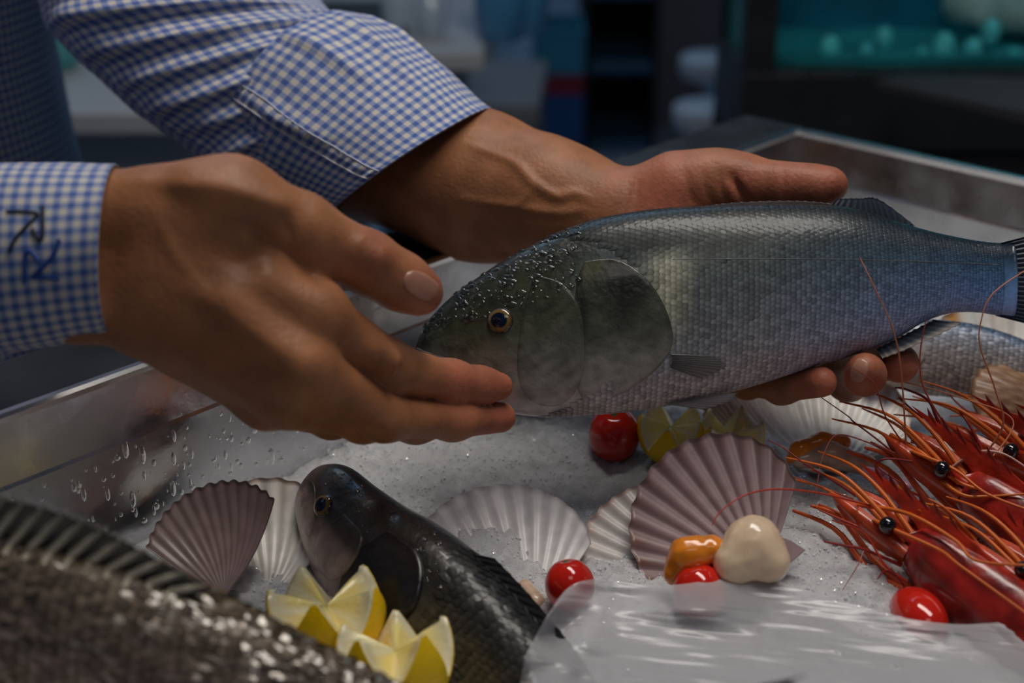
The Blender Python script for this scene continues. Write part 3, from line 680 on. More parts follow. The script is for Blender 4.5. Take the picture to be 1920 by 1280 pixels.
for pl in ([(704,448),(672,508)], [(714,456),(684,518)], [(694,444),(662,500)], [(744,662),(726,712)], [(734,658),(713,708)], [(722,656),(702,700)]): furrow(pl, .0013, .0008)
furrow([(462,424),(510,455),(560,490),(598,530)], .0032, .0022); furrow([(250,340),(330,345),(420,352),(520,385)], .0045, -.0016); furrow([(520,400),(540,430),(545,462)], .0022, .0012)
furrow([(360,470),(450,520),(540,570)], .0050, -.0012); furrow([(340,530),(440,600),(540,670)], .0050, -.0012); furrow([(300,420),(330,480),(380,540)], .0030, -.0008)
for pl in ([(1372,318),(1380,345),(1396,378)], [(1350,318),(1352,350),(1362,378)], [(1318,318),(1322,350),(1334,380)], [(1285,320),(1290,350),(1300,384)], [(1182,345),(1176,370),(1168,396)], [(1198,340),(1194,366),(1188,394)], [(1470,318),(1466,372)]): furrow(pl, .0016, .0009)
furrow([(1365,325),(1385,355),(1402,384)], .0028, .0022)
furrow([(880,272),(930,290),(970,310),(1000,342),(1045,368),(1075,362),(1110,374)], .0030, -.0018); furrow([(860,372),(940,384),(1010,395),(1060,398),(1100,392)], .0028, -.0013); furrow([(1000,342),(985,372),(960,388)], .0026, -.0010)
base = np.tile(np.array((.37, .155, .070)), (len(V), 1))
red = np.zeros(len(V))
for q, r in ((P(790,560,.66), .018), (P(940,724,.71), .022), (P(938,782,.72), .022), (P(690,480,.635), .012), (P(860,720,.69), .018), (P(1690,680,.74), .02), (P(1620,700,.735), .02), (P(1540,712,.74), .02), (P(1560,350,.765), .02), (P(1400,350,.775), .02), (P(1250,370,.78), .03), (P(1480,352,.77), .02)):
    red = np.maximum(red, np.exp(-np.sum((V-q)**2, 1)/r**2))
base = base*(1-red[:, None])+red[:, None]*np.array((.44, .140, .082))
tan = vnoise(V[:len(rv)+len(lv)], 45, 2.0); base[:len(tan)] *= (1+.12*tan)[:, None]
body = mesh_obj('body', V, F, M_SKIN, person, col=base)
bvh = BVHTree.FromPolygons([Vector(q) for q in V.tolist()], F.tolist())
def hit(px, py, tree=None):
    k = unit(P(px, py, 1)-CAM); r = (tree or bvh).ray_cast(Vector(CAM), Vector(k)); return r
def nail(cx, cy, ax, ay, wx, wy, lift=.0007):
    """fingernail: a curved plate laid on the fingertip; (ax,ay) points along the finger in the frame"""
    vs = []; n = 13; ok = True; l = math.hypot(ax, ay); ax, ay = ax/l, ay/l
    for i in range(n):
        for j in range(n):
            a = -1+2*i/(n-1); b = -1+2*j/(n-1); k_ = math.sqrt(1-.5*b*b); c_ = math.sqrt(1-.5*a*a)
            u, v = a*k_*wx, b*c_*wy; r = hit(cx+u*ax-v*ay, cy+u*ay+v*ax)
            if r[0] is None: return
            e = max(abs(a), abs(b)); vs.append(np.array(r[0])+np.array(r[1])*(lift if e < .95 else -.0006))
    mesh_obj('fingernail', vs, grid_faces(n, n), M_NAIL, body)
nail(789, 535, 100, 58, 38, 25)
nail(1612, 694, 25, -60, 26, 17)
# hair cap and eyes
hm = MB(); hv = []; hn = 24
for i in range(14):
    for j in range(hn):
        t = i/13*1.75; a = 2*math.pi*j/hn
        dv = math.sin(t)*(math.cos(a)*fdir/.99*.088+math.sin(a)*ldir/.99*.086)+A3(0, 0, math.cos(t)*.09)
        if np.dot(dv, fdir) > .05 and dv[2] < .045: dv[2] = .045+.2*(dv[2]-.045); 
        hv.append(hd+A3(0,0,.052)+dv*1.0-fdir*.010)
mesh_obj('hair', hv, grid_faces(14, hn, False, True, False), M_HAIR, body)
for s_ in (1, -1):
    c = hd+fdir*.073+ldir*.032*s_+A3(0, 0, .020); ev0 = []; ec0 = []; fu = unit(fdir); lu = unit(ldir)
    for q in np.linspace(0.01, 3.13, 14):
        for k in range(18):
            a = 2*math.pi*k/18; ev0.append(c+.0125*(math.cos(q)*fu+math.sin(q)*(math.cos(a)*lu+math.sin(a)*A3(0, 0, 1)))); ec0.append((.01,.008,.006) if q < .3 else (.08,.04,.02) if q < .62 else (.55,.52,.50))
    mesh_obj('eyeball', ev0, grid_faces(14, 18, False, True), M_EYE, body, col=ec0)

def cloth_limb(name, pts, radii, parent, n_len=40, n_th=80):
    C_ = spline([list(p)+[r] for p, r in zip(pts, radii)], n_len); vs = []; uv = []; nrm = None; v = 0
    for i in range(n_len):
        p = C_[i, :3]; t = unit(C_[min(i+1, n_len-1), :3]-C_[max(i-1, 0), :3])
        nrm = unit(np.cross(t, A3(.3, .9, .1)) if nrm is None else nrm-np.dot(nrm, t)*t); b = np.cross(t, nrm)
        if i: v += np.linalg.norm(p-C_[i-1, :3])
        for j in range(n_th):
            a = 2*math.pi*j/(n_th-1); d = math.cos(a)*nrm+math.sin(a)*b; q = p+d*C_[i, 3]; vs.append(q+d*.005*noise.noise(Vector(q*14))); uv.append((a*.07, v))
    return mesh_obj(name, vs, grid_faces(n_len, n_th), M_CLOTH, parent, uv=uv)
def cloth_tube(name, rows, r2, parent, folds=(), nz=.0016, n_len=90, n_th=110, tilt=None, noise_scale=26, grow=0.0, lean=None, seam=None, roll=True, ends=(0, 0), R0=.062):
    """tube of cloth through rows of (top x,y, bottom x,y, distance) positions; folds are ridges in (angle, length)"""
    R = spline(rows, n_len); W = spline([[q] for q in r2], n_len)[:, 0]
    top = np.array([P(r[0], r[1], r[4]) for r in R]); bt = np.array([P(r[2], r[3], r[4]) for r in R])
    ctr = (top+bt)/2; hv_ = (top-bt)/2; tg = np.gradient(ctr, axis=0)
    ln = np.r_[0, np.cumsum(np.linalg.norm(np.diff(ctr, axis=0), axis=1))]
    vs = []; uv = []; th = np.linspace(0, 2*math.pi, n_th)
    pts = np.zeros((n_len, n_th, 3)); nr = np.zeros_like(pts)
    for i in range(n_len):
        h = hv_[i]; hl = np.linalg.norm(h); hn_ = h/hl
        z = -FW+RT*(.10 if lean is None else float(np.interp(i/(n_len-1), np.linspace(0, 1, len(lean)), lean))); z = unit(z-np.dot(z, hn_)*hn_)
        if np.dot(z, FW) > 0: z = -z
        g = grow
        for j, a in enumerate(th):
            d = math.cos(a)*hn_*(hl+g)+math.sin(a)*z*(W[i]+g); pts[i, j] = ctr[i]+d
            nr[i, j] = unit(math.cos(a)*hn_/hl+math.sin(a)*z/W[i])
    for i in range(n_len):
        for j, a in enumerate(th):
            a_ = a; D = 0; u = a_*R0; v = ln[i]
            for (a0, v0, a1, v1, w, amp) in folds:
                p0 = np.array((math.radians(a0)*R0, v0)); p1 = np.array((math.radians(a1)*R0, v1)); q = np.array((u, v)); e = p1-p0
                t = min(1, max(0, np.dot(q-p0, e)/np.dot(e, e))); s = q-(p0+t*e); dist = math.hypot(*s); sgn = 1 if e[0]*s[1]-e[1]*s[0] > 0 else -1
                ww = w*(1.7 if sgn > 0 else .55); D += amp*math.exp(-(dist/ww)**2)*(1-.6*abs(2*t-1)**2)
            q = pts[i, j]; D += nz*noise.noise(Vector(q*noise_scale))*1.5+nz*.4*noise.noise(Vector(q*noise_scale*2.7))
            if seam is not None:
                ds = (a-math.radians(seam))*R0
                D += .0012*math.exp(-(ds/.0035)**2)+(.0010*math.exp(-(ds/.004)**2)*math.sin(v*900+3*math.sin(v*170)))
            vs.append(pts[i, j]+nr[i, j]*D); uv.append((u, v))
    o = mesh_obj(name, vs, grid_faces(n_len, n_th, flip=True), M_CLOTH, parent, uv=uv)
    sm = o.modifiers.new('thickness', 'SOLIDIFY'); sm.thickness = .0011; sm.offset = -1
    return o, np.array(vs).reshape(n_len, n_th, 3), th, ln

# shirt body
sh_v = []; sh_u = []; nzr, nth = 90, 150
for i in range(nzr):
    z = .72+.74*i/(nzr-1); f = i/(nzr-1)
    wa = np.interp(z, [.72, 1.0, 1.15, 1.3, 1.38, 1.44, 1.46], [.165, .150, .150, .155, .145, .10, .07]); wb = np.interp(z, [.72, 1.0, 1.2, 1.33, 1.40, 1.44, 1.46], [.235, .218, .232, .245, .22, .12, .075])
    for j in range(nth):
        a = 2*math.pi*j/(nth-1); q = tc0+A3(.012, 0, 0)+fdir/.99*math.cos(a)*wa+ldir/.99*math.sin(a)*wb+A3(0, 0, z)
        d_ = unit(fdir*math.cos(a)+ldir*math.sin(a)); nn_ = .007*noise.noise(Vector((q[0]*9, q[1]*9, q[2]*4)))+.003*noise.noise(Vector((q[0]*26, q[1]*26, q[2]*10)))
        if abs(a) < .12 or a > 6.16: nn_ += .0015
        sh_v.append(q+d_*nn_); sh_u.append((a*.185, z))
o = mesh_obj('shirt', sh_v, grid_faces(nzr, nth), M_CLOTH, person, uv=sh_u); sm = o.modifiers.new('thickness', 'SOLIDIFY'); sm.thickness = .001
cv = []; cu = []
for i in range(12):
    for j in range(60):
        a = 2*math.pi*(j/59)*.94+.19; r_ = .072+.012*(i/11); q = tc0+fdir*.045+A3(0,0,1.45+.04*math.sin(i/11*math.pi)-.012*i/11)+fdir/.99*math.cos(a)*r_*1.05+ldir/.99*math.sin(a)*r_; cv.append(q); cu.append((a*.08, i*.003))
mesh_obj('collar', cv, grid_faces(12, 60), M_CLOTH, person, uv=cu)
for S_, E_, w_ in ((SL, EL, ldir), (SR, ER, -ldir)):
    cloth_limb('shirt_shoulder', [S_-w_*.20+A3(0,0,.012), S_-w_*.10+A3(0,0,.008), S_+A3(0,0,.0), S_+(E_-S_)*.22, S_+(E_-S_)*.50], [.070,.078,.082,.078,.068], person)
# trousers
for s_ in (1, -1):
    lv_ = []; prof = [(.94,.115),(.80,.105),(.62,.088),(.48,.075),(.30,.068),(.10,.070),(.04,.072)]
    for z, r_ in prof:
        for k in range(28):
            a = 2*math.pi*k/28; lv_.append(tc0+ldir*.10*s_+fdir*.02+A3(r_*math.cos(a), r_*math.sin(a), z))
    mesh_obj('trouser_leg', lv_, grid_faces(len(prof), 28, False, True), M_JEANS, person)
    sv = []
    for i, f in enumerate(np.linspace(-.10, .17, 14)):
        w_ = .045*math.sqrt(max(.02, 1-((f-.035)/.14)**2)); h_ = .075 if f < .02 else .075-.035*(f-.02)/.15
        for k in range(16):
            a = 2*math.pi*k/16; sv.append(tc0+ldir*(.10*s_+w_*math.cos(a)/.99)+fdir*f/.99+A3(0, 0, .003+h_*(.5+.5*math.sin(a))))
    mesh_obj('shoe', sv, grid_faces(14, 16, False, True)+[tuple(range(16)), tuple(13*16+k for k in range(15, -1, -1))], M_BLACKM, person)

# far sleeve, rolled up at the forearm
rows_l = [(300,-660,-30,-640,.99), (370,-480,-20,-440,.99), (450,-300,20,-220,.985), (545,-120,60,-70,.975), (608,5,95,52,.965), (652,38,175,140,.955), (690,66,275,232,.94), (735,92,375,298,.925), (795,142,470,345,.905), (850,186,560,372,.885), (893,222,628,384,.868)]
r2_l = [.062,.062,.062,.066,.068,.066,.064,.062,.060,.057,.054]
folds_l = [(165,.252,15,.262,.008,.009), (160,.280,35,.296,.007,.0095), (155,.306,25,.328,.007,.0090), (150,.330,45,.352,.006,.0075), (148,.352,60,.378,.006,.0070), (120,.268,60,.276,.005,.004),
    (60,.300,15,.312,.006,.004), (140,.375,80,.400,.006,.006), (100,.318,60,.338,.004,.004), (150,.225,30,.235,.010,.008), (165,.395,100,.420,.006,.005)]
sl, SLV, SLT, SLL = cloth_tube('sleeve', rows_l, r2_l, person, folds_l, n_len=130, n_th=130, seam=150, nz=.0022)
rows_c = [(692,60,470,322,.930), (725,70,490,338,.922), (765,92,500,350,.913), (810,130,545,368,.900), (858,172,590,384,.884), (890,201,620,390,.873), (907,214,636,391,.867)]
cf, CFV, CFT, CFL = cloth_tube('rolled_cuff', rows_c, [.064,.066,.066,.064,.061,.059,.058], person, [(75,.0,70,.05,.004,.004), (40,.0,55,.07,.005,.003), (120,.0,108,.06,.005,.004), (20,.01,25,.07,.004,.003)], n_len=60, n_th=130, grow=.006, seam=112, nz=.0015, lean=[-.55, -.45, -.25, -.08, 0, .08, .1])
ed = CFV[0]; ec = ed.mean(0); dv_ = unit(CFV[8].mean(0)-ec)
mesh_obj('cuff_fold', np.concatenate([ed, ed-dv_*.0015-(ed-ec)*.02, ec+(ed-ec)*.80+dv_*.006]), grid_faces(3, len(ed)), M_CLOTH, cf, uv=[(t*.062, -.003*k) for k in range(3) for t in CFT])
# turned-in edge of the rolled cuff
ed = CFV[-1]; ec = ed.mean(0); inr = ec+(ed-ec)*.93-unit(CFV[-1].mean(0)-CFV[-8].mean(0))*.004
ev_ = np.concatenate([ed, ed+(unit(CFV[-1].mean(0)-CFV[-8].mean(0)))*.0012-(ed-ec)*.02, inr]); n_ = len(ed)
mesh_obj('cuff_edge', ev_, grid_faces(3, n_, flip=True), M_CLOTH, cf, uv=[(t*.062, .0+.004*k) for k in range(3) for t in CFT])
for off in (-.0042, .0042):                               # double row of stitching along the seam
    j = int(np.argmin(abs(CFT-math.radians(112)-off/.062))); pts_ = [CFV[i, j]+unit(CFV[i, j]-CFV[i].mean(0))*.0004 for i in range(0, 60, 2)]
    MB().tube(pts_, .00045, 5).build('stitching', M_SEAM, cf, smooth=True)
# near sleeve with buttoned cuff
rows_r = [(-1500,-1160,-1860,-880,.735), (-1230,-770,-1590,-500,.725), (-940,-400,-1310,-120,.715), (-640,20,-1020,330,.708), (-450,250,-740,690,.698), (-300,285,-390,735,.675), (-120,296,-130,692,.642), (-20,302,-22,676,.632)]
cloth_tube('sleeve', rows_r, [.072,.070,.068,.066,.062,.056,.050,.047], person, [(60,.36,120,.40,.01,.008), (100,.40,160,.44,.01,.007)], n_len=80, n_th=100, nz=.003)
rows_q = [(-40,308,-36,668,.628), (20,308,24,660,.624), (80,309,84,650,.620), (140,308,140,641,.617), (190,307,186,634,.615), (217,306,206,630,.613)]
ncuff, NCV, NCT, NCL = cloth_tube('cuff', rows_q, [.041,.041,.0405,.040,.0395,.039], person, [], n_len=40, n_th=130, nz=.0007, R0=.042)
cb = BVHTree.FromPolygons([Vector(q) for q in NCV.reshape(-1, 3).tolist()], grid_faces(40, 130, flip=True))
def emb(pl, w, mat):
    pts_ = []
    for q in spline(pl, 40):
        r = hit(q[0], q[1], cb)
        if r[0] is None: return
        pts_.append(np.array(r[0])-unit(np.array(r[0])-CAM)*.0004)
    o = MB().tube(pts_, w, 8).build('embroidered_arrow', mat, ncuff, smooth=True)
emb([(12,396), (40,396), (69,398)], .00062, M_THREAD1); emb([(72,400), (62,412), (42,432), (26,452), (16,474)], .00080, M_THREAD1)
emb([(80,387), (80,410), (80,440), (75,450), (67,442), (60,429)], .00085, M_THREAD1)
emb([(111,448), (106,465), (96,484), (78,502), (61,519)], .00095, M_THREAD2); emb([(60,520), (85,521), (111,522)], .00080, M_THREAD2)
emb([(45,532), (46,505), (48,476), (56,471), (64,480), (71,489)], .00085, M_THREAD2)
# cuff edge roll
ed = NCV[-1]; ec = ed.mean(0); ax_ = unit(NCV[-1].mean(0)-NCV[-8].mean(0)); ev_ = np.concatenate([ed, ed+ax_*.0010-(ed-ec)*.02, ec+(ed-ec)*.93-ax_*.01])
mesh_obj('cuff_edge', ev_, grid_faces(3, len(ed), flip=True), M_CLOTH, ncuff, uv=[(t*.042, .004*k) for k in range(3) for t in NCT])

# ------------------------------------------------------------------ scallops
def frame(o, y, z):
    y = unit(y); z = unit(np.asarray(z)-np.dot(z, y)*y); x = np.cross(y, z)
    return np.stack([x, y, z], 1), np.asarray(o)
def valve(name, root, umbo, ydir, convex, D, H, color, ribs=15, ears=True, spread=60, relief=.0011):
    A, o = frame(umbo, ydir, convex); nf, nv = ribs*8+1, 26; vs = []; cs = []
    for side in (0, 1):
        for i in range(nf):
            ph = (-1+2*i/(nf-1)); f = math.radians(spread)*ph; rib = math.cos(math.pi*2*ribs*(i/(nf-1)))
            L = D*math.cos(f)**.78*(1+.012*rib)
            for j in range(nv):
                v = (j/(nv-1))**.9; x = math.sin(f)*L*v; y = math.cos(f)*L*v
                rho = min(1, math.hypot(x/(D*.56), (y-D*.5)/(D*.5))); z = H*(1-rho**2)+relief*rib*v*(D/.09)
                if side: z -= .0013
                vs.append(A@np.array((x, y, z))+o); cs.append(color(v, ph, rib, side))
    k = nf*nv; fs = [f[::-1] for f in grid_faces(nf, nv)]+[tuple(q+k for q in f) for f in grid_faces(nf, nv)]
    e = [j for j in range(nv)]+[i*nv+nv-1 for i in range(1, nf)]+[(nf-1)*nv+j for j in range(nv-2, -1, -1)]
    fs += [(e[i], e[i+1], e[i+1]+k, e[i]+k) for i in range(len(e)-1)]
    b = mesh_obj(name, vs, fs, M_SHELL, root, col=cs)
    if ears:
        for sx in (1, -1):
            em = MB(); pts = [(0, -.002), (sx*D*.27, -.003), (sx*D*.25, D*.05), (sx*D*.21, D*.14), (sx*D*.17, D*.13)]
            lo = [A@np.array((x, y, .001+.002*(abs(x)/D)))+o for x, y in pts]; hi = [A@np.array((x, y, .0026+.002*(abs(x)/D)))+o for x, y in pts]
            c = color(.3, sx, 0, 1); em.add(lo+hi, [(0,1,2,3,4)[::sx], (9,8,7,6,5)[::sx]]+[((i, (i+1) % 5, (i+1) % 5+5, i+5)[::-sx]) for i in range(5)], c)
            mesh_obj('hinge_ear', em.v, em.f, M_SHELL, b, col=em.c, smooth=False)
    return b
def blob(name, root, pts, radii, mat, h=.0014, bump=0.0, seed=0):
    B = Body(); pts = [np.asarray(p) for p in pts]
    B.core = [(pts[i], pts[i+1], radii[i], radii[i+1], .006) for i in range(len(pts)-1)]
    v, f = B.mesh(h, pad=.006)
    if bump: n = vnoise(v, 220, seed); c = v.mean(0); v = v+((v-c)/np.linalg.norm(v-c, axis=1)[:, None])*(n*bump)[:, None]
    return mesh_obj(name, v, f, mat, root)
def mixc(a, b, t): t = max(0, min(1, t)); return np.array(a)*(1-t)+np.array(b)*t
def purple(v, ph, rib, side):
    c = mixc((.36,.26,.27), (.24,.155,.165), v**2); c = mixc(c, (.50,.42,.42), max(0, rib)**6*.75)
    c = mixc(c, (.16,.07,.045), max(0, v-.86)*4*(.4+.6*max(0, -rib))); 
    if ph > .45: c = mixc(c, (.55,.42,.38), (ph-.45)*1.4*(1-v)); c = mixc(c, (.16,.06,.02), max(0, v-.72)*3*max(0, math.sin(ph*40)))
    return c
def whitev(v, ph, rib, side):
    c = mixc((.80,.77,.74), (.72,.68,.66), v); c = mixc(c, (.55,.40,.36), max(0, v-.80)*3.5*max(0, -rib)); c = mixc(c, (.42,.20,.12), max(0, v-.95)*12); return c
def whiteo(v, ph, rib, side):
    c = mixc((.82,.80,.75), (.72,.70,.66), v); c = mixc(c, (.60,.28,.05), max(0, v-.72)*4*max(0, math.sin(ph*17+1))*(1 if ph > .1 else .15)); c = mixc(c, (.42,.22,.14), max(0, v-.965)*20); return c
def brownv(v, ph, rib, side):
    c = mixc((.30,.21,.20), (.22,.15,.145), v); return mixc(c, (.42,.33,.32), max(0, rib)**4*.2)
def speck(v, ph, rib, side):
    return mixc((.36,.22,.13), (.25,.13,.07), .5+.5*math.sin(v*40+ph*30))
g_ = 'opened scallops on the ice'
def scallop(label, base): return thing('scallop', label, 'scallop', base, g_)
# front scallop, open, between the tomatoes
s1_ = scallop('open scallop with purple fan shell, cream muscle and orange roe, front of the ice', PZ(1400, 1085, ICE))
um = P(1436, 1080, .686)
valve('upper_valve', s1_, um, P(1258, 884, .726)-um, FW*.9+UP*.1, .083, .005, purple, 15, True, 60, .0008)
um2 = P(1335, 1098, .708)
valve('lower_valve', s1_, um2, P(1150, 1000, .737)-um2, FW*.9-UP*.35, .074, .003, whitev, 14, False, 50)
blob('muscle', s1_, [P(1378, 1056, .675), P(1412, 1020, .678), P(1440, 1052, .675)], [.0105,.0125,.0105], M_MUSCLE, bump=.0004)
blob('roe', s1_, [P(1270, 1072, .684), P(1290, 1040, .682), P(1335, 1030, .681)], [.0070,.0078,.0072], M_ROE, bump=.0007)
blob('mantle', s1_, [P(1330, 1058, .686), P(1375, 1074, .682), P(1430, 1078, .681)], [.0055,.006,.005], material('dark_mantle', (.30,.17,.06), .25, coat=.5, sss=.2, ssscale=.005), bump=.001)
# back scallop under the fingers
s2_ = scallop('open white scallop below the fingertips, orange roe curled in its shell', PZ(1545, 880, ICE))
um = P(1560, 885, .800)
valve('upper_valve', s2_, um, P(1515, 688, .862)-um, FW*.9-UP*.2, .098, .014, whiteo, 15, False, 60)
um2 = P(1545, 890, .797)
valve('lower_valve', s2_, um2, P(1420, 770, .835)-um2, FW*.2-UP, .084, .010, whitev, 14, False, 30)
blob('roe', s2_, [P(1480, 862, .788), P(1500, 842, .790), P(1540, 828, .792), P(1582, 829, .794)], [.0022,.0040,.0046,.0042], M_ROE, bump=.0006)
blob('mantle', s2_, [P(1500, 862, .790), P(1555, 852, .790), P(1625, 872, .788)], [.005,.007,.006], M_MANTLE, bump=.001)
# far right scallop behind the tail
s3_ = scallop('white scallop at the right edge, half hidden behind the tail of the held bass', PZ(1930, 800, ICE))
um = P(1925, 800, .815); valve('upper_valve', s3_, um, P(1895, 610, .862)-um, FW*.9-UP*.2, .095, .013, whiteo, 15, False, 60)
# left scallop by the big brown fish
s4_ = scallop('brown and white scallop behind the big brown fish at the left', PZ(450, 1110, ICE))
um = P(420, 1120, .680); valve('upper_valve', s4_, um, P(384, 925, .718)-um, FW, .066, .010, brownv, 13, False, 38, .0004)
um = P(500, 1130, .692); valve('lower_valve', s4_, um, P(455, 935, .735)-um, FW*.8-UP*.3, .076, .010, whiteo, 14, False, 56)
# scallop behind the dark bass
s5_ = scallop('pale ribbed scallop behind the dark bass, left of the round tomato', PZ(970, 1130, ICE))
um = P(1000, 1150, .700); valve('upper_valve', s5_, um, P(890, 940, .752)-um, FW*.7-UP*.6, .085, .012, lambda v, ph, r, s: mixc((.80,.78,.78), (.68,.65,.68), max(0, -r)), 15, False, 58)
blob('mantle', s5_, [P(985, 1100, .708), P(1005, 1130, .700)], [.004,.005], M_MANTLE)
s6_ = scallop('speckled brown scallop shell lying behind the red prawns at the right edge', PZ(1930, 830, ICE))
um = P(1985, 835, .80); valve('upper_valve', s6_, um, P(1880, 745, .805)-um, -FW*.6+UP*.8, .060, .010, speck, 13, False, 60)
# lilac morsel behind the front prawn
lm_ = thing('seafood_piece', 'small lilac morsel of seafood lying behind the front red prawn', 'seafood', PZ(1660, 915, ICE))
blob('flesh', lm_, [P(1625, 885, .772), P(1660, 900, .766), P(1700, 912, .760)], [.0035,.0048,.0030], material('lilac_flesh', (.55,.36,.50), .25, sss=.3, ssscale=.005, coat=.5))
blob('edge', lm_, [P(1655, 912, .763), P(1695, 922, .757)], [.0030,.0032], M_ROE)
# small silver fish under the tail
sv_, fs_ = make_local_fish('silver_fish', 'small silver fish lying on the ice below the tail of the held bass', P(1590, 650, .850), P(1930, 690, .825), UP*.9+RT*.1,
    [(0,.003),(.012,.012),(.03,.019),(.06,.022),(.09,.018),(.12,.008),(.135,.006)], [(0,-.003),(.012,-.012),(.03,-.021),(.06,-.022),(.09,-.017),(.12,-.008),(.135,-.006)], [(0,.002),(.015,.008),(.04,.012),(.08,.011),(.135,.002)], .135)
if np.dot(fs_.ez, -FW) < 0: fs_.ez = -fs_.ez
svc = lambda X, U: lerpc(fs_.hf(X, U), [(0,(.52,.46,.42)), (.55,(.46,.42,.41)), (.75,(.34,.36,.42)), (.92,(.16,.22,.33)), (1,(.08,.11,.17))])
fs_.body(sv_, svc, 90, 60); fs_.scales(sv_, svc, .045, .13, 44, .0034, seed=12)
fs_.plate('gill_cover', sv_, [(.020,.10),(.034,.10),(.043,.18),(.043,.28),(.032,.36),(.020,.36),(.016,.24)], lambda x, u, q: svc(x, u)*1.1, .0012)
fs_.eye(sv_, .012, .17, .0035)
tb = [fs_.at(np.array(.132), np.array(u)) for u in (0.0, .25, .5)]
fin('tail_fin', sv_, tb, [tb[0]+fs_.ex*.03+fs_.ey*.015, tb[1]+fs_.ex*.02, tb[2]+fs_.ex*.03-fs_.ey*.015], lambda f, g: (.08,.10,.14), nr=10)

# ------------------------------------------------------------------ tomatoes
def tomato(label, c, r, ax, ecc=1.0):
    t = thing('cherry_tomato', label, 'tomato', c-ZV*r, 'cherry tomatoes on the ice'); A, o = frame(c, [1, .2, .1], ax); vs = []; n = 36
    for i in range(25):
        q = math.pi*i/24; rr = r*math.sin(q)**.94; z = r*ecc*math.cos(q)*(1-.10*math.exp(-(q/.28)**2))
        for k in range(n): a = 2*math.pi*k/n; l = 1+.012*math.cos(5*a)*math.sin(q); vs.append(A@np.array((rr*l*math.cos(a), rr*l*math.sin(a), z))+o)
    mesh_obj('skin', vs, grid_faces(25, n, False, True, True), M_TOMATO, t)
    sc = MB(); top_ = A@np.array((0, 0, r*ecc*.895))+o; rad = [top_+A@np.array((r*.11*math.cos(a), r*.11*math.sin(a), .0004)) for a in np.arange(8)*math.pi/4]
    sc.add(rad+[top_+A@np.array((0, 0, .0011))], [(k, (k+1) % 8, 8) for k in range(8)]); sc.build('stem_scar', M_STEM, t); return t
tomato('red cherry tomato half sunk in ice beside the far lemon', P(1152, 815, .812), .0148, [-.5, -.2, .4], 1.12)
tomato('round red cherry tomato right of the dark bass, by the film edge', P(1068, 1096, .690), .0122, [.2, .4, 1], 1.04)
tomato('dark red cherry tomato half under the film below the orange roe', P(1311, 1110, .676), .0130, [.3, .5, .9], 1.05)
tomato('oval red cherry tomato under the front prawn at the film edge', P(1723, 1155, .668), .0122, [1, -.15, .12], 1.5)

# ------------------------------------------------------------------ lemons cut with zigzag edges
def lemon(label, c, axis, r=.027, teeth=8, amp=.009, spin=0.0, ref=(1, .2, 0)):
    t = thing('lemon_half', label, 'lemon', c-unit(axis)*r, 'zigzag-cut lemon halves')
    A, o = frame(c, ref, axis); n = teeth*12; peel = []; nr = 16
    zz = [amp*(2*abs(((k/n*teeth+spin) % 1)*2-1)-1) for k in range(n)]
    def ring_r(z): return r*math.sqrt(max(.0, 1-(z/(r*1.22))**2))
    for i in range(nr):
        f = i/(nr-1)
        for k in range(n):
            z = -r*1.22*(1-f)+zz[k]*f if f < 1 else zz[k]; z = -r*1.22*math.cos(f*math.pi/2)*(1)+zz[k]*math.sin(f*math.pi/2)
            a = 2*math.pi*k/n; rr = ring_r(z) if i else .001
            peel.append(A@np.array((rr*math.cos(a), rr*math.sin(a), z-(.003*(1-f)**6)))+o)
    mesh_obj('peel', peel, grid_faces(nr, n, False, True, False), M_PEEL, t)
    fl_ = []; fc = []
    for f in (1.0, .955, .90, .885, .6, .3, .02):
        for k in range(n):
            a = 2*math.pi*k/n; z = zz[k]*(f if f < .9 else 1)-(0.0006 if f < .9 else 0); rr = ring_r(zz[k])*f
            seg = abs(math.sin(a*5)); fl_.append(A@np.array((rr*math.cos(a), rr*math.sin(a), z+.0008*seg*(f < .88)))+o)
            fc.append((.80,.58,.03) if f > .97 else (.84,.78,.55) if f > .88 else mixc((.92,.86,.60), (.92,.76,.28), seg*1.6))
    mesh_obj('flesh', fl_, grid_faces(7, n, False, True, False), M_FLESH, t, col=fc)
    return t
toC = -FW
lemon('zigzag-cut lemon half between the big brown fish and the dark bass snout', P(612, 1135, .640), UP*.72+RT*.50-FW*.05, .0270, 5, .013, .2)
lemon('nearest zigzag-cut lemon half at the bottom of the frame', P(740, 1218, .612), UP*.90+RT*.10-FW*.05, .0255, 5, .013, .62)
lemon('zigzag-cut lemon half right beside the half-sunk far tomato', P(1258, 800, .800), UP*.75-RT*.1-FW*.45, .0190, 5, .010, .35)
lemon('zigzag-cut lemon half between the far lemon and the white scallop', P(1372, 814, .795), UP*.75+RT*.15-FW*.40, .0185, 5, .010, .0)

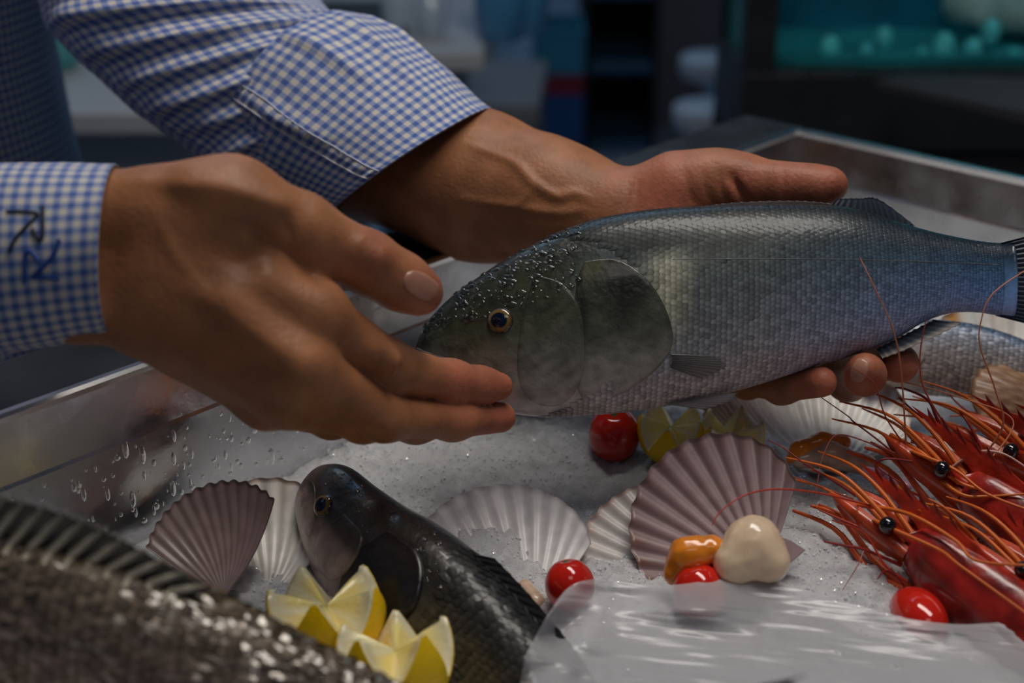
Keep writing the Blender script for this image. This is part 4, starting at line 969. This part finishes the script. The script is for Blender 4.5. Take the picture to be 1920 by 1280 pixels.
# ------------------------------------------------------------------ red prawns
def ell_loft(secs, n=28):
    vs = []
    for x, yc, hy_, wz in secs:
        for k in range(n): a = 2*math.pi*k/n; vs.append((x, yc+hy_*math.cos(a), wz*math.sin(a)*(1-.12*math.cos(a))))
    return vs, grid_faces(len(secs), n, False, True, False)+[tuple(range(n))[::-1], tuple((len(secs)-1)*n+k for k in range(n))]
def pr_col(v):
    v = np.asarray(v); y = v[:, 1]; c = lerpc(y, [(-.016,(.26,.12,.12)), (-.008,(.32,.07,.06)), (.0,(.30,.016,.012)), (.012,(.34,.020,.010))])
    return c*(.85+.3*np.sin(v[:, 0]*260+v[:, 1]*300)[:, None]**2)
ORG = (.70,.15,.02); REDC = (.46,.03,.012); DRK = (.20,.012,.010)
def prawn_proto():
    e = thing('red_prawn', '', 'prawn', mat4=Matrix.Identity(4)); L = []
    v, f = ell_loft([(.000,.001,.004,.004),(.004,.001,.0085,.0065),(.012,.000,.0115,.0085),(.026,-.001,.0138,.0102),(.042,-.002,.0148,.0108),(.056,-.002,.0142,.0102),(.066,-.001,.0128,.0095),(.068,-.001,.0120,.0088)]); L.append(mesh_obj('carapace', v, f, M_PRAWN, e, col=pr_col(v)))
    rs = MB(); rs.add([(.034,.0125,.0011),(.034,.0125,-.0011),(-.030,.0155,0),(.004,.0078,.0014),(.004,.0078,-.0014),(.010,.0165,0)], [(0,3,2,5),(1,5,2,4),(0,5,1),(3,4,2),(0,1,4,3)], REDC)
    for i in range(6):
        x = .012-.0065*i; y = np.interp(x, [-.03, .010, .034], [.0155, .0165, .0125]); rs.add([(x+.003,y-.0008,.0004),(x+.003,y-.0008,-.0004),(x-.0035,y+.0028,0),(x-.001,y-.0008,0)], [(0,2,1),(0,3,2),(1,2,3)], DRK)
    L.append(mesh_obj('rostrum', rs.v, rs.f, M_PRAWN, e, col=rs.c, smooth=False))
    for s in (1, -1):
        m = MB(); m.tube([(.004,.004,s*.004), (-.003,.0055,s*.0075)], [.0016,.0014], 8, REDC); L.append(m.build('eye_stalk', M_FEELER, e, True, usecol=True))
        m = MB(); m.lathe([(.0031*math.sin(q)+1e-5, .0031*math.cos(q)) for q in np.linspace(0, math.pi, 12)], 16, base=(-.005,.006,s*.0092)); L.append(m.build('eye', M_PEYE, e, True))
        # antennal scale: a flat blade pointing forward
        m = MB(); nb_ = 10; vs = []
        for i in range(nb_):
            f_ = i/(nb_-1); w_ = .0048*math.sin(math.pi*min(1, .18+f_*.82))**.7; x = .004-.036*f_; z = s*(.0055+.002*math.sin(f_*3)); y0 = -.001+.003*f_
            vs += [(x, y0+w_, z+s*.0006), (x, y0, z+s*.0014), (x, y0-w_, z+s*.0006), (x, y0, z-s*.0004)]
        m.add(vs, grid_faces(nb_, 4, False, True, s < 0), (.52,.06,.015)); L.append(m.build('antennal_blade', M_PRAWN, e, True, usecol=True))
        for k, (y0, y1) in enumerate(((.001, .006), (-.004, -.002))):          # antennules
            m = MB(); m.tube(spline([(.002,y0,s*.003), (-.018,y1+.002,s*.005), (-.034,y1+.004,s*.006), (-.052,y1-.001,s*.010)], 14), np.linspace(.0014, .0003, 14), 6, ORG); L.append(m.build('antennule', M_FEELER, e, True, usecol=True))
        for k in range(2):                                                      # maxillipeds
            m = MB(); m.tube(spline([(.016,-.011,s*.004), (-.004,-.011-.003*k,s*(.005+.002*k)), (-.024,-.004-.005*k,s*.006), (-.036-.006*k,-.006-.006*k,s*.008)], 14), np.linspace(.0018, .0006, 14), 7, (.60,.09,.02)); L.append(m.build('mouth_leg', M_FEELER, e, True, usecol=True))
        for k in range(5):                                                      # walking legs
            x = .020+.009*k; m = MB(); m.tube(spline([(x,-.011,s*.005), (x-.010,-.023-.002*k,s*.010), (x-.028,-.020-.004*(k % 3),s*.013), (x-.048,-.024-.003*k,s*(.012+.002*k))], 14), np.linspace(.0013, .00045, 14), 6, REDC); L.append(m.build('leg', M_FEELER, e, True, usecol=True))
    x = .066; y = -.001; ang = .0
    for k in range(6):                                                          # tail segments curling down
        ln = .0145-.0008*k; r0 = .0122-.0012*k; ang -= .12+.05*k; d = np.array((math.cos(ang), math.sin(ang))); n_ = 24; vs = []
        for f_, rr in ((-.12, .90), (.05, 1.0), (.6, 1.02), (1.02, .97), (1.05, .90)):
            for j in range(n_):
                a = 2*math.pi*j/n_; h_ = r0*rr*math.cos(a); vs.append((x+d[0]*ln*f_-d[1]*h_, y+d[1]*ln*f_+d[0]*h_, r0*rr*.78*math.sin(a)))
        L.append(mesh_obj('tail_segment', vs, grid_faces(5, n_, False, True)+[tuple(range(n_))[::-1], tuple(4*n_+j for j in range(n_))], M_PRAWN, e, col=lerpc(np.array([q[1] for q in vs]), [(-.05,(.48,.06,.03)), (.01,(.52,.05,.02))])))
        x += d[0]*ln; y += d[1]*ln
    for s in (-1, 0, 1):
        m = MB(); tip = (x+d[0]*.024, y+d[1]*.024, s*.012); m.add([(x, y+.002, s*.002-.002), (x, y+.002, s*.002+.002), (tip[0], tip[1], tip[2]+.004), (tip[0], tip[1], tip[2]-.004), (x, y-.0, s*.002-.002), (x, y-.0, s*.002+.002), (tip[0], tip[1]-.0012, tip[2]+.004), (tip[0], tip[1]-.0012, tip[2]-.004)], [(0,1,2,3),(7,6,5,4),(0,4,5,1),(1,5,6,2),(2,6,7,3),(3,7,4,0)], REDC); L.append(m.build('tail_fan', M_PRAWN, e, usecol=True))
    return e, L
pe, pparts = prawn_proto()
pl_ = [('front red prawn with long feelers, resting on the oval tomato', P(1556, 916, .728), P(1905, 1162, .655), (.50, -.62, .62), 1.40),
       ('red prawn in the middle of the pile, snout below the fingertips', P(1655, 806, .762), P(1975, 1030, .700), (.45, -.62, .66), 1.42),
       ('red prawn with raised snout at the back of the pile', P(1765, 782, .775), P(2070, 935, .735), (.35, -.70, .62), 1.35),
       ('red prawn lying on its neighbours at the right edge, black eye showing', P(1800, 1000, .700), P(2090, 1195, .640), (.50, -.60, .62), 1.35),
       ('rearmost red prawn at the right edge, behind the raised snout', P(1850, 800, .800), P(2150, 905, .775), (.30, -.75, .58), 1.3)]
PR = []
for i, (lab, a, b, (rx, ry, rz), sc) in enumerate(pl_):
    ex = unit(b-a); upv = RT*rx-UP*ry-FW*rz; ey = unit(upv-np.dot(upv, ex)*ex); ez = np.cross(ex, ey); o = a+ex*.036*sc
    Mx = Matrix([[ex[r]*sc, ey[r]*sc, ez[r]*sc, o[r]] for r in range(3)]+[[0, 0, 0, 1]])
    if i == 0: e = pe
    else:
        e = pe.copy(); COL.objects.link(e)
        for q in pparts:
            c = q.copy(); COL.objects.link(c); c.parent = e; c.matrix_parent_inverse = Matrix.Identity(4)
    e.matrix_world = Mx; tag(e, lab, 'prawn', 'red prawns piled at the right'); PR.append((e, Mx))
def antenna(k, pts, r=.0006, c=ORG, n=40):
    e, Mx = PR[k]; o = MB(); q = spline([P(*p) for p in pts], n); o.tube(q, np.linspace(r, r*.45, n), 5, c)
    ob = o.build('antenna', M_FEELER, None, True, usecol=True); ob.parent = e; ob.matrix_parent_inverse = Mx.inverted()
antenna(0, [(1640,950,.705), (1540,925,.696), (1450,917,.684), (1390,931,.676), (1350,960,.672), (1335,985,.670)], .0006, (.50,.05,.02))
antenna(0, [(1600,945,.715), (1700,962,.690), (1790,1012,.668), (1830,1050,.655), (1935,1060,.640)], .0013)
antenna(0, [(1590,950,.715), (1660,985,.690), (1760,1030,.668), (1800,1060,.655), (1925,1150,.630)], .0012)
antenna(0, [(1690,1060,.690), (1620,1030,.690), (1580,1022,.690), (1545,1015,.690)], .0010, (.26,.015,.012))
antenna(0, [(1640,1000,.70), (1580,975,.705), (1535,955,.71)], .0010, (.40,.03,.012))
antenna(0, [(1700,1090,.685), (1660,1060,.685), (1620,1000,.690), (1560,975,.69)], .0008, (.42,.03,.012))
antenna(0, [(1680,1080,.685), (1660,1070,.680), (1645,1085,.675)], .0007, DRK)
antenna(0, [(1700,1105,.683), (1685,1085,.680), (1670,1065,.678)], .0007, DRK)
antenna(0, [(1620,1030,.69), (1608,1060,.685), (1580,1105,.68)], .0004, (.35,.10,.08))
antenna(0, [(1605,930,.72), (1560,900,.72), (1510,870,.72), (1470,840,.725), (1440,825,.73)], .0006, (.25,.015,.02))
antenna(0, [(1600,935,.72), (1520,905,.72), (1480,890,.72)], .0005, (.42,.10,.06))
antenna(1, [(1690,860,.745), (1640,820,.75), (1600,790,.755), (1590,780,.757), (1540,745,.76)], .0006, (.22,.015,.02))
antenna(1, [(1700,840,.745), (1660,780,.735), (1640,720,.722), (1600,690,.716)], .0005, (.36,.06,.04))
antenna(1, [(1700,850,.745), (1690,700,.715), (1675,620,.700), (1640,540,.695), (1612,482,.700)], .00055, (.62,.20,.10))
antenna(1, [(1670,815,.755), (1730,850,.735), (1800,905,.720), (1880,920,.712), (1940,900,.71)], .0014)
antenna(1, [(1665,825,.755), (1720,850,.735), (1790,880,.720), (1850,925,.705), (1940,960,.69)], .0013)
antenna(1, [(1740,880,.74), (1800,925,.715), (1850,930,.71), (1930,925,.70)], .0011, (.72,.20,.03))
antenna(1, [(1680,850,.745), (1630,830,.745), (1570,815,.745), (1545,850,.74), (1535,890,.735), (1530,930,.73)], .00045, (.40,.08,.06))
antenna(1, [(1710,865,.735), (1660,860,.735), (1645,875,.735), (1690,905,.73)], .0008, DRK)
antenna(2, [(1800,850,.755), (1760,790,.760), (1740,750,.76), (1700,730,.76), (1678,726,.76)], .0011, (.20,.012,.012))
antenna(2, [(1790,840,.757), (1760,800,.76), (1720,775,.762), (1685,745,.765)], .0010, (.22,.015,.015))
antenna(2, [(1800,840,.755), (1738,740,.735), (1725,690,.720), (1728,640,.706), (1736,600,.700)], .0006, (.50,.08,.05))
antenna(2, [(1830,870,.745), (1880,800,.730), (1866,730,.715), (1838,650,.702), (1840,600,.697), (1862,550,.696), (1925,505,.70)], .0006, (.66,.22,.10))
antenna(2, [(1840,880,.74), (1900,790,.745), (1800,745,.75), (1690,715,.755), (1650,715,.758)], .0005, (.55,.20,.10))
antenna(2, [(1780,880,.74), (1830,848,.73), (1880,850,.725), (1930,880,.72)], .0010, (.72,.42,.34))
antenna(2, [(1850,860,.75), (1820,800,.755), (1795,765,.76)], .0011, (.30,.02,.012))
antenna(3, [(1830,1020,.69), (1880,1085,.668), (1935,1150,.645)], .0013)
antenna(3, [(1800,1010,.692), (1760,985,.690), (1722,955,.688)], .0010)
antenna(3, [(1850,1040,.69), (1780,960,.690), (1740,935,.695)], .0011, (.60,.12,.02))
antenna(4, [(1880,830,.79), (1840,790,.795), (1800,760,.80), (1780,740,.80)], .0009, (.32,.03,.015))
antenna(4, [(1890,830,.79), (1930,790,.78), (1860,765,.78), (1830,760,.78)], .0006, (.60,.18,.06))

# ------------------------------------------------------------------ clear plastic film over the near ice
edge = [(985,1230),(1012,1178),(1030,1148),(1065,1102),(1110,1086),(1180,1092),(1260,1096),(1330,1088),(1400,1084),(1460,1094),(1530,1112),(1600,1132),(1660,1148),(1720,1162),(1800,1170),(1880,1166),(1990,1160)]
E = spline(edge, 260); fvs = []; nv = 110
for i, (x, y) in enumerate(E):
    for j in range(nv):
        f = (j/(nv-1))**1.15; yy = y+(1430-y)*f; xx = x+(1-i/260)*-40*f
        q = PZ(xx, yy, ICE+.010); X, Y = q[0], q[1]
        al = Vector((X*14, Y*60, .5)); z = ICE+.010+.008*math.exp(-((f)/.10)**2)*(.5+.5*noise.noise(Vector((X*18, Y*18, 3))))
        z += .0020*noise.noise(al)+.0006*noise.noise(Vector((X*22+Y*30, Y*120+X*30, 1.5)))+.00050*noise.noise(Vector((X*60, Y*330+X*60, 2.5)))
        cr_ = math.exp(-((xx-1000)/110)**2); z += cr_*(.012*noise.noise(Vector((X*70, Y*45, 9)))+.010)
        for tx, ty, tr_, th_ in ((1311, 1120, .022, .010), (1723, 1155, .020, .003), (1068, 1110, .016, .005)):
            tq = PZ(tx, ty, ICE+.012); z += th_*math.exp(-((X-tq[0])**2+(Y-tq[1])**2)/tr_**2)
        z = max(z, ice_z(X, Y)+.0035); fvs.append(PZ(xx, yy, z))
film = mesh_obj('plastic_film', fvs, grid_faces(260, nv), M_FILM)
tag(film, 'crinkled clear plastic film spread over the near ice', 'plastic film')

# ------------------------------------------------------------------ aquarium behind the tray
M_GLASS = material('tank_glass', (.75,.95,.95), .02, 0, .5, trans=1, ior=1.1)
M_TANKB = material('tank_back', (.010,.16,.28), .5, var=.6, varscale=5)
tank = thing('aquarium', 'lit turquoise aquarium in a black frame behind the steel tray', 'aquarium', (.85, 2.05, 0))
x0, x1, y0, y1 = .300, 1.50, 1.86, 2.08; zb, zt = .805, 1.45
mb = MB().box((x0, y0-.02, 0), (x1, y1, .70)); bevel(mb.build('stand', M_BLACKM, tank))
mb = MB()
for bx in (((x0, y0-.03, .70), (x1, y1, zb)), ((x0, y0-.03, zb), (x0+.042, y0+.012, zt)), ((x1-.042, y0-.03, zb), (x1, y0+.012, zt)), ((x0, y1-.03, zb), (x0+.042, y1, zt)), ((x1-.042, y1-.03, zb), (x1, y1, zt)), ((x0, y0-.03, zt), (x1, y1, zt+.06))): mb.box(*bx)
bevel(mb.build('frame', M_BLACK, tank), .004)
MB().box((x0+.042, y0-.004, zb), (x1-.042, y0+.002, zt)).build('glass_pane', M_GLASS, tank)
MB().box((x0+.01, y0+.02, zb), (x0+.016, y1-.03, zt)).build('glass_pane', material('green_glass_edge', (.03,.30,.27), .1), tank)
MB().box((x0+.02, y1-.03, zb), (x1-.02, y1-.02, zt)).build('back_panel', M_TANKB, tank)
MB().box((x0+.02, y0+.012, zb), (x1-.02, y1-.03, zb+.012)).build('tank_floor', material('tank_floor', (.03,.24,.28), .5, var=.4, varscale=9), tank)
lt = MB().box((x0+.2, y0+.06, zt-.05), (x1-.2, y0+.14, zt-.02)).build('lamp_strip', material('tank_lamp', (1,1,1), .5, emit=(.10,.75,.85), estr=6.0), tank)
for (px, py, r_) in ((1556,92,.016), (1658,70,.013), (1625,95,.009), (1770,88,.017), (1825,92,.014), (1858,60,.016), (1730,100,.008), (1900,110,.013)):
    c = P(px, py, 1.90+.02*random.random()); m = MB(); m.lathe([(r_*.8*math.sin(q)+1e-5, r_*1.15*math.cos(q)) for q in np.linspace(0, math.pi, 10)], 16, base=c); m.build('bubble', material('pale_pebble', (.25,.90,.95), .3) if 'pale_pebble' not in bpy.data.materials else bpy.data.materials['pale_pebble'], tank, True)
B_ = Body(); B_.core = [(P(1800, 5, 1.955), P(1960, -10, 1.955), .025, .035, .02), (P(1850, 30, 1.94), P(1960, 35, 1.94), .018, .022, .02), (P(1960, -40, 1.96), P(1900, -90, 1.97), .035, .03, .02)]
v, f = B_.mesh(.006); v = v+(vnoise(v, 40)*.006)[:, None]; mesh_obj('rock', v, f, material('pale_rock', (.60,.58,.56), .7, var=.3, varscale=20), tank)
mb = MB(); mb.add([P(1640,152,1.70), P(2050,238,1.32), P(2080,150,1.42), P(1700,140,1.80), P(1640,162,1.70), P(2050,262,1.32), P(2080,180,1.42), P(1700,150,1.80)], [(0,1,2,3),(7,6,5,4),(0,4,5,1),(1,5,6,2),(2,6,7,3),(3,7,4,0)])
sh = mb.build('shelf', material('dark_shelf', (.04,.038,.040), .45), tank)

# ------------------------------------------------------------------ dining furniture out of focus behind
M_WHITE = material('white_lacquer', (.62,.66,.72), .45)
M_TABLE = material('pale_table', (.42,.44,.47), .5)
M_GREY = material('grey_chair', (.22,.22,.23), .6)
M_DARK = material('dark_wood', (.030,.022,.018), .5)
M_BLUEG = material('blue_glass', (.06,.22,.42), .15, coat=.5)
M_TEAL = material('teal_lantern', (.10,.42,.42), .3)
def table(label, c, w, d, h=.75, mat=M_TABLE):
    t = thing('dining_table', label, 'table', (c[0], c[1], 0), 'dining tables'); x, y = c
    bevel(MB().box((x-w/2, y-d/2, h-.03), (x+w/2, y+d/2, h)).build('tabletop', mat, t), .004)
    MB().box((x-w/2+.05, y-d/2+.05, h-.10), (x+w/2-.05, y+d/2-.05, h-.03)).build('apron', mat, t)
    for sx in (-1, 1):
        for sy in (-1, 1): MB().box((x+sx*(w/2-.07)-.025, y+sy*(d/2-.07)-.025, 0), (x+sx*(w/2-.07)+.025, y+sy*(d/2-.07)+.025, h-.03)).build('leg', mat, t)
    return t
def chair(label, c, rot, mat, seat=.45):
    t = thing('dining_chair', label, 'chair', (c[0], c[1], 0), 'dining chairs'); R = Matrix.Rotation(rot, 4, 'Z')
    def put(name, lo, hi):
        m = MB().box(lo, hi); m.v = [tuple(np.array(R @ Vector(q))+np.array((c[0], c[1], 0))) for q in m.v]; bevel(m.build(name, mat, t), .006)
    put('seat', (-.21, -.21, seat-.04), (.21, .21, seat)); put('backrest', (-.20, .18, seat+.12), (.20, .21, seat+.42))
    for sx in (-1, 1):
        put('leg', (sx*.19-.015, -.20, 0), (sx*.19+.015, -.17, seat-.04)); put('leg', (sx*.19-.015, .18, 0), (sx*.19+.015, .21, seat-.04)); put('back_post', (sx*.19-.015, .18, seat), (sx*.19+.015, .21, seat+.14))
    return t
tA = PZ(920, 98, .75)
table('pale dining table with glasses behind the rolled sleeve', (tA[0]-.41, tA[1]+.36), .80, .72)
mt = MB().box((tA[0]-.45, tA[1]+.12, .75), (tA[0]-.10, tA[1]+.34, .765)).build('placemat', M_DARK); tag(mt, 'dark brown place mat on the pale dining table', 'place mat')
def glass(label, px, py, z, mat, h=.10, r=.03):
    q = PZ(px, py, z); t = thing('drinking_glass', label, 'glass', q, 'glasses on the dining table')
    MB().lathe([(r*.7, 0), (r*.75, .004), (r, h), (r*.9, h), (r*.66, .008), (.001, .008)], 20, base=q).build('tumbler', mat, t, True); MB().lathe([(.001, 0), (r*.7, 0), (r*.72, .006), (r*.6, .007)], 20, base=q).build('foot', mat, t, True)
M_CLEARG = material('clear_glass', (.40,.50,.62), .15, coat=.5)
glass('left clear glass on the pale dining table, nearest the sleeve', 745, 62, .75, M_CLEARG); glass('second clear glass from the sleeve on the pale dining table', 778, 62, .75, M_CLEARG); glass('third clear glass from the sleeve, small and dim', 808, 66, .75, M_CLEARG, .07)
glass('blue glass at the right end of the table, left of its twin', 938, 72, .75, M_BLUEG, .16, .05); glass('blue glass at the right end of the table, beside the crates', 985, 62, .75, M_BLUEG, .16, .045)
q = PZ(850, 150, .45); chair('grey dining chair behind the pale table, left of the crates', (q[0], q[1]), 1.5, M_GREY)
tB = PZ(680, 12, .75); table('farther pale dining table at the top edge of the photo', (tB[0]-.25, tB[1]+1.6), 1.0, .7)
q = PZ(700, 40, .45); chair('dark dining chair at the farther table', (q[0], q[1]+1.5), 2.6, M_DARK)
# crates
base_ = PZ(1045, 295, 0)
M_CR = [material('dark_blue_plastic', (.02,.10,.30), .4), material('red_plastic', (.28,.02,.05), .4), material('light_blue_plastic', (.05,.30,.46), .4)]
z = 0
for i, (h, lab) in enumerate(((.19, 'dark blue crate at the bottom of the crate stack'), (.06, 'red crate in the middle of the crate stack'), (.13, 'light blue crate on top of the crate stack'))):
    t = thing('plastic_crate', lab, 'crate', (base_[0], base_[1], z), 'stacked plastic crates'); x, y = base_[0], base_[1]+.12; w = .075
    for nm, lo, hi in (('bottom', (x-w, y-.12, z), (x+w, y+.12, z+.01)), ('side', (x-w, y-.12, z+.01), (x-w+.008, y+.12, z+h)), ('side', (x+w-.008, y-.12, z+.01), (x+w, y+.12, z+h)), ('side', (x-w+.008, y-.12, z+.01), (x+w-.008, y-.112, z+h)), ('side', (x-w+.008, y+.112, z+.01), (x+w-.008, y+.12, z+h))):
        MB().box(lo, hi).build(nm, M_CR[i], t)
    MB().box((x-w-.004, y-.125, z+h-.014), (x+w+.004, y-.120, z+h)).build('rim', M_CR[i], t)
    z += h
# dark cabinet with open shelves against the grey wall
cl = PZ(1092, 285, 0); t = thing('dark_cabinet', 'tall black open cabinet with blue shelf edges left of the grey wall', 'cabinet', (cl[0]+.11, cl[1]+.2, 0)); x, y = cl[0], cl[1]
MB().box((x, y+.02, 0), (x+.018, y+.40, 1.6)).build('side', M_BLACKM, t); MB().box((x+.20, y+.02, 0), (x+.218, y+.40, 1.6)).build('side', M_BLACKM, t); MB().box((x, y+.38, 0), (x+.218, y+.40, 1.6)).build('back', M_BLACKM, t)
M_BE = material('blue_edge', (.05,.12,.20), .4)
for z in (.0, .24, .46, .9): MB().box((x+.018, y, z), (x+.20, y+.38, z+.035)).build('shelf', M_BE, t)
# white stools
def stool(label, px, py, h=.45, r=.085):
    q = PZ(px, py, h); t = thing('white_stool', label, 'stool', (q[0], q[1], 0), 'white stools by the grey wall'); b = (q[0], q[1], 0)
    MB().lathe([(.001, h-.05), (r*.9, h-.05), (r, h-.035), (r, h-.008), (r*.95, h), (.001, h)], 28, base=b).build('seat', M_WHITE, t, True)
    MB().lathe([(r*.35, h-.05), (r*.18, h-.12), (r*.16, .05), (r*.2, .03), (r*.9, .02), (r*.9, 0)], 24, base=b).build('pedestal', M_WHITE, t, True)
stool('white stool nearer the tray corner, lower of the two', 1330, 198, .45, .078); stool('white stool farther back against the grey wall, upper of the two', 1338, 106, .45, .082)
# glimpse between torso and sleeve
tC = PZ(130, 150, .75); table('pale table glimpsed between the torso and the far sleeve', (tC[0]-.1, tC[1]-.02), .9, .32)
q = PZ(105, 128, .75); t = thing('table_lantern', 'round teal glass lantern on the table left of the sleeve', 'lantern', q)
MB().lathe([(.001,0),(.03,0),(.034,.01),(.045,.03),(.045,.06),(.03,.085),(.02,.09)], 24, base=q).build('globe', M_TEAL, t, True); MB().lathe([(.022,.085),(.024,.10),(.001,.105)], 20, base=q).build('cap', M_DARK, t, True)
q = PZ(250, 230, .45); chair('dark chair glimpsed left of the far sleeve above the thumb base', (q[0]-.15, q[1]+.5), .5, M_DARK)
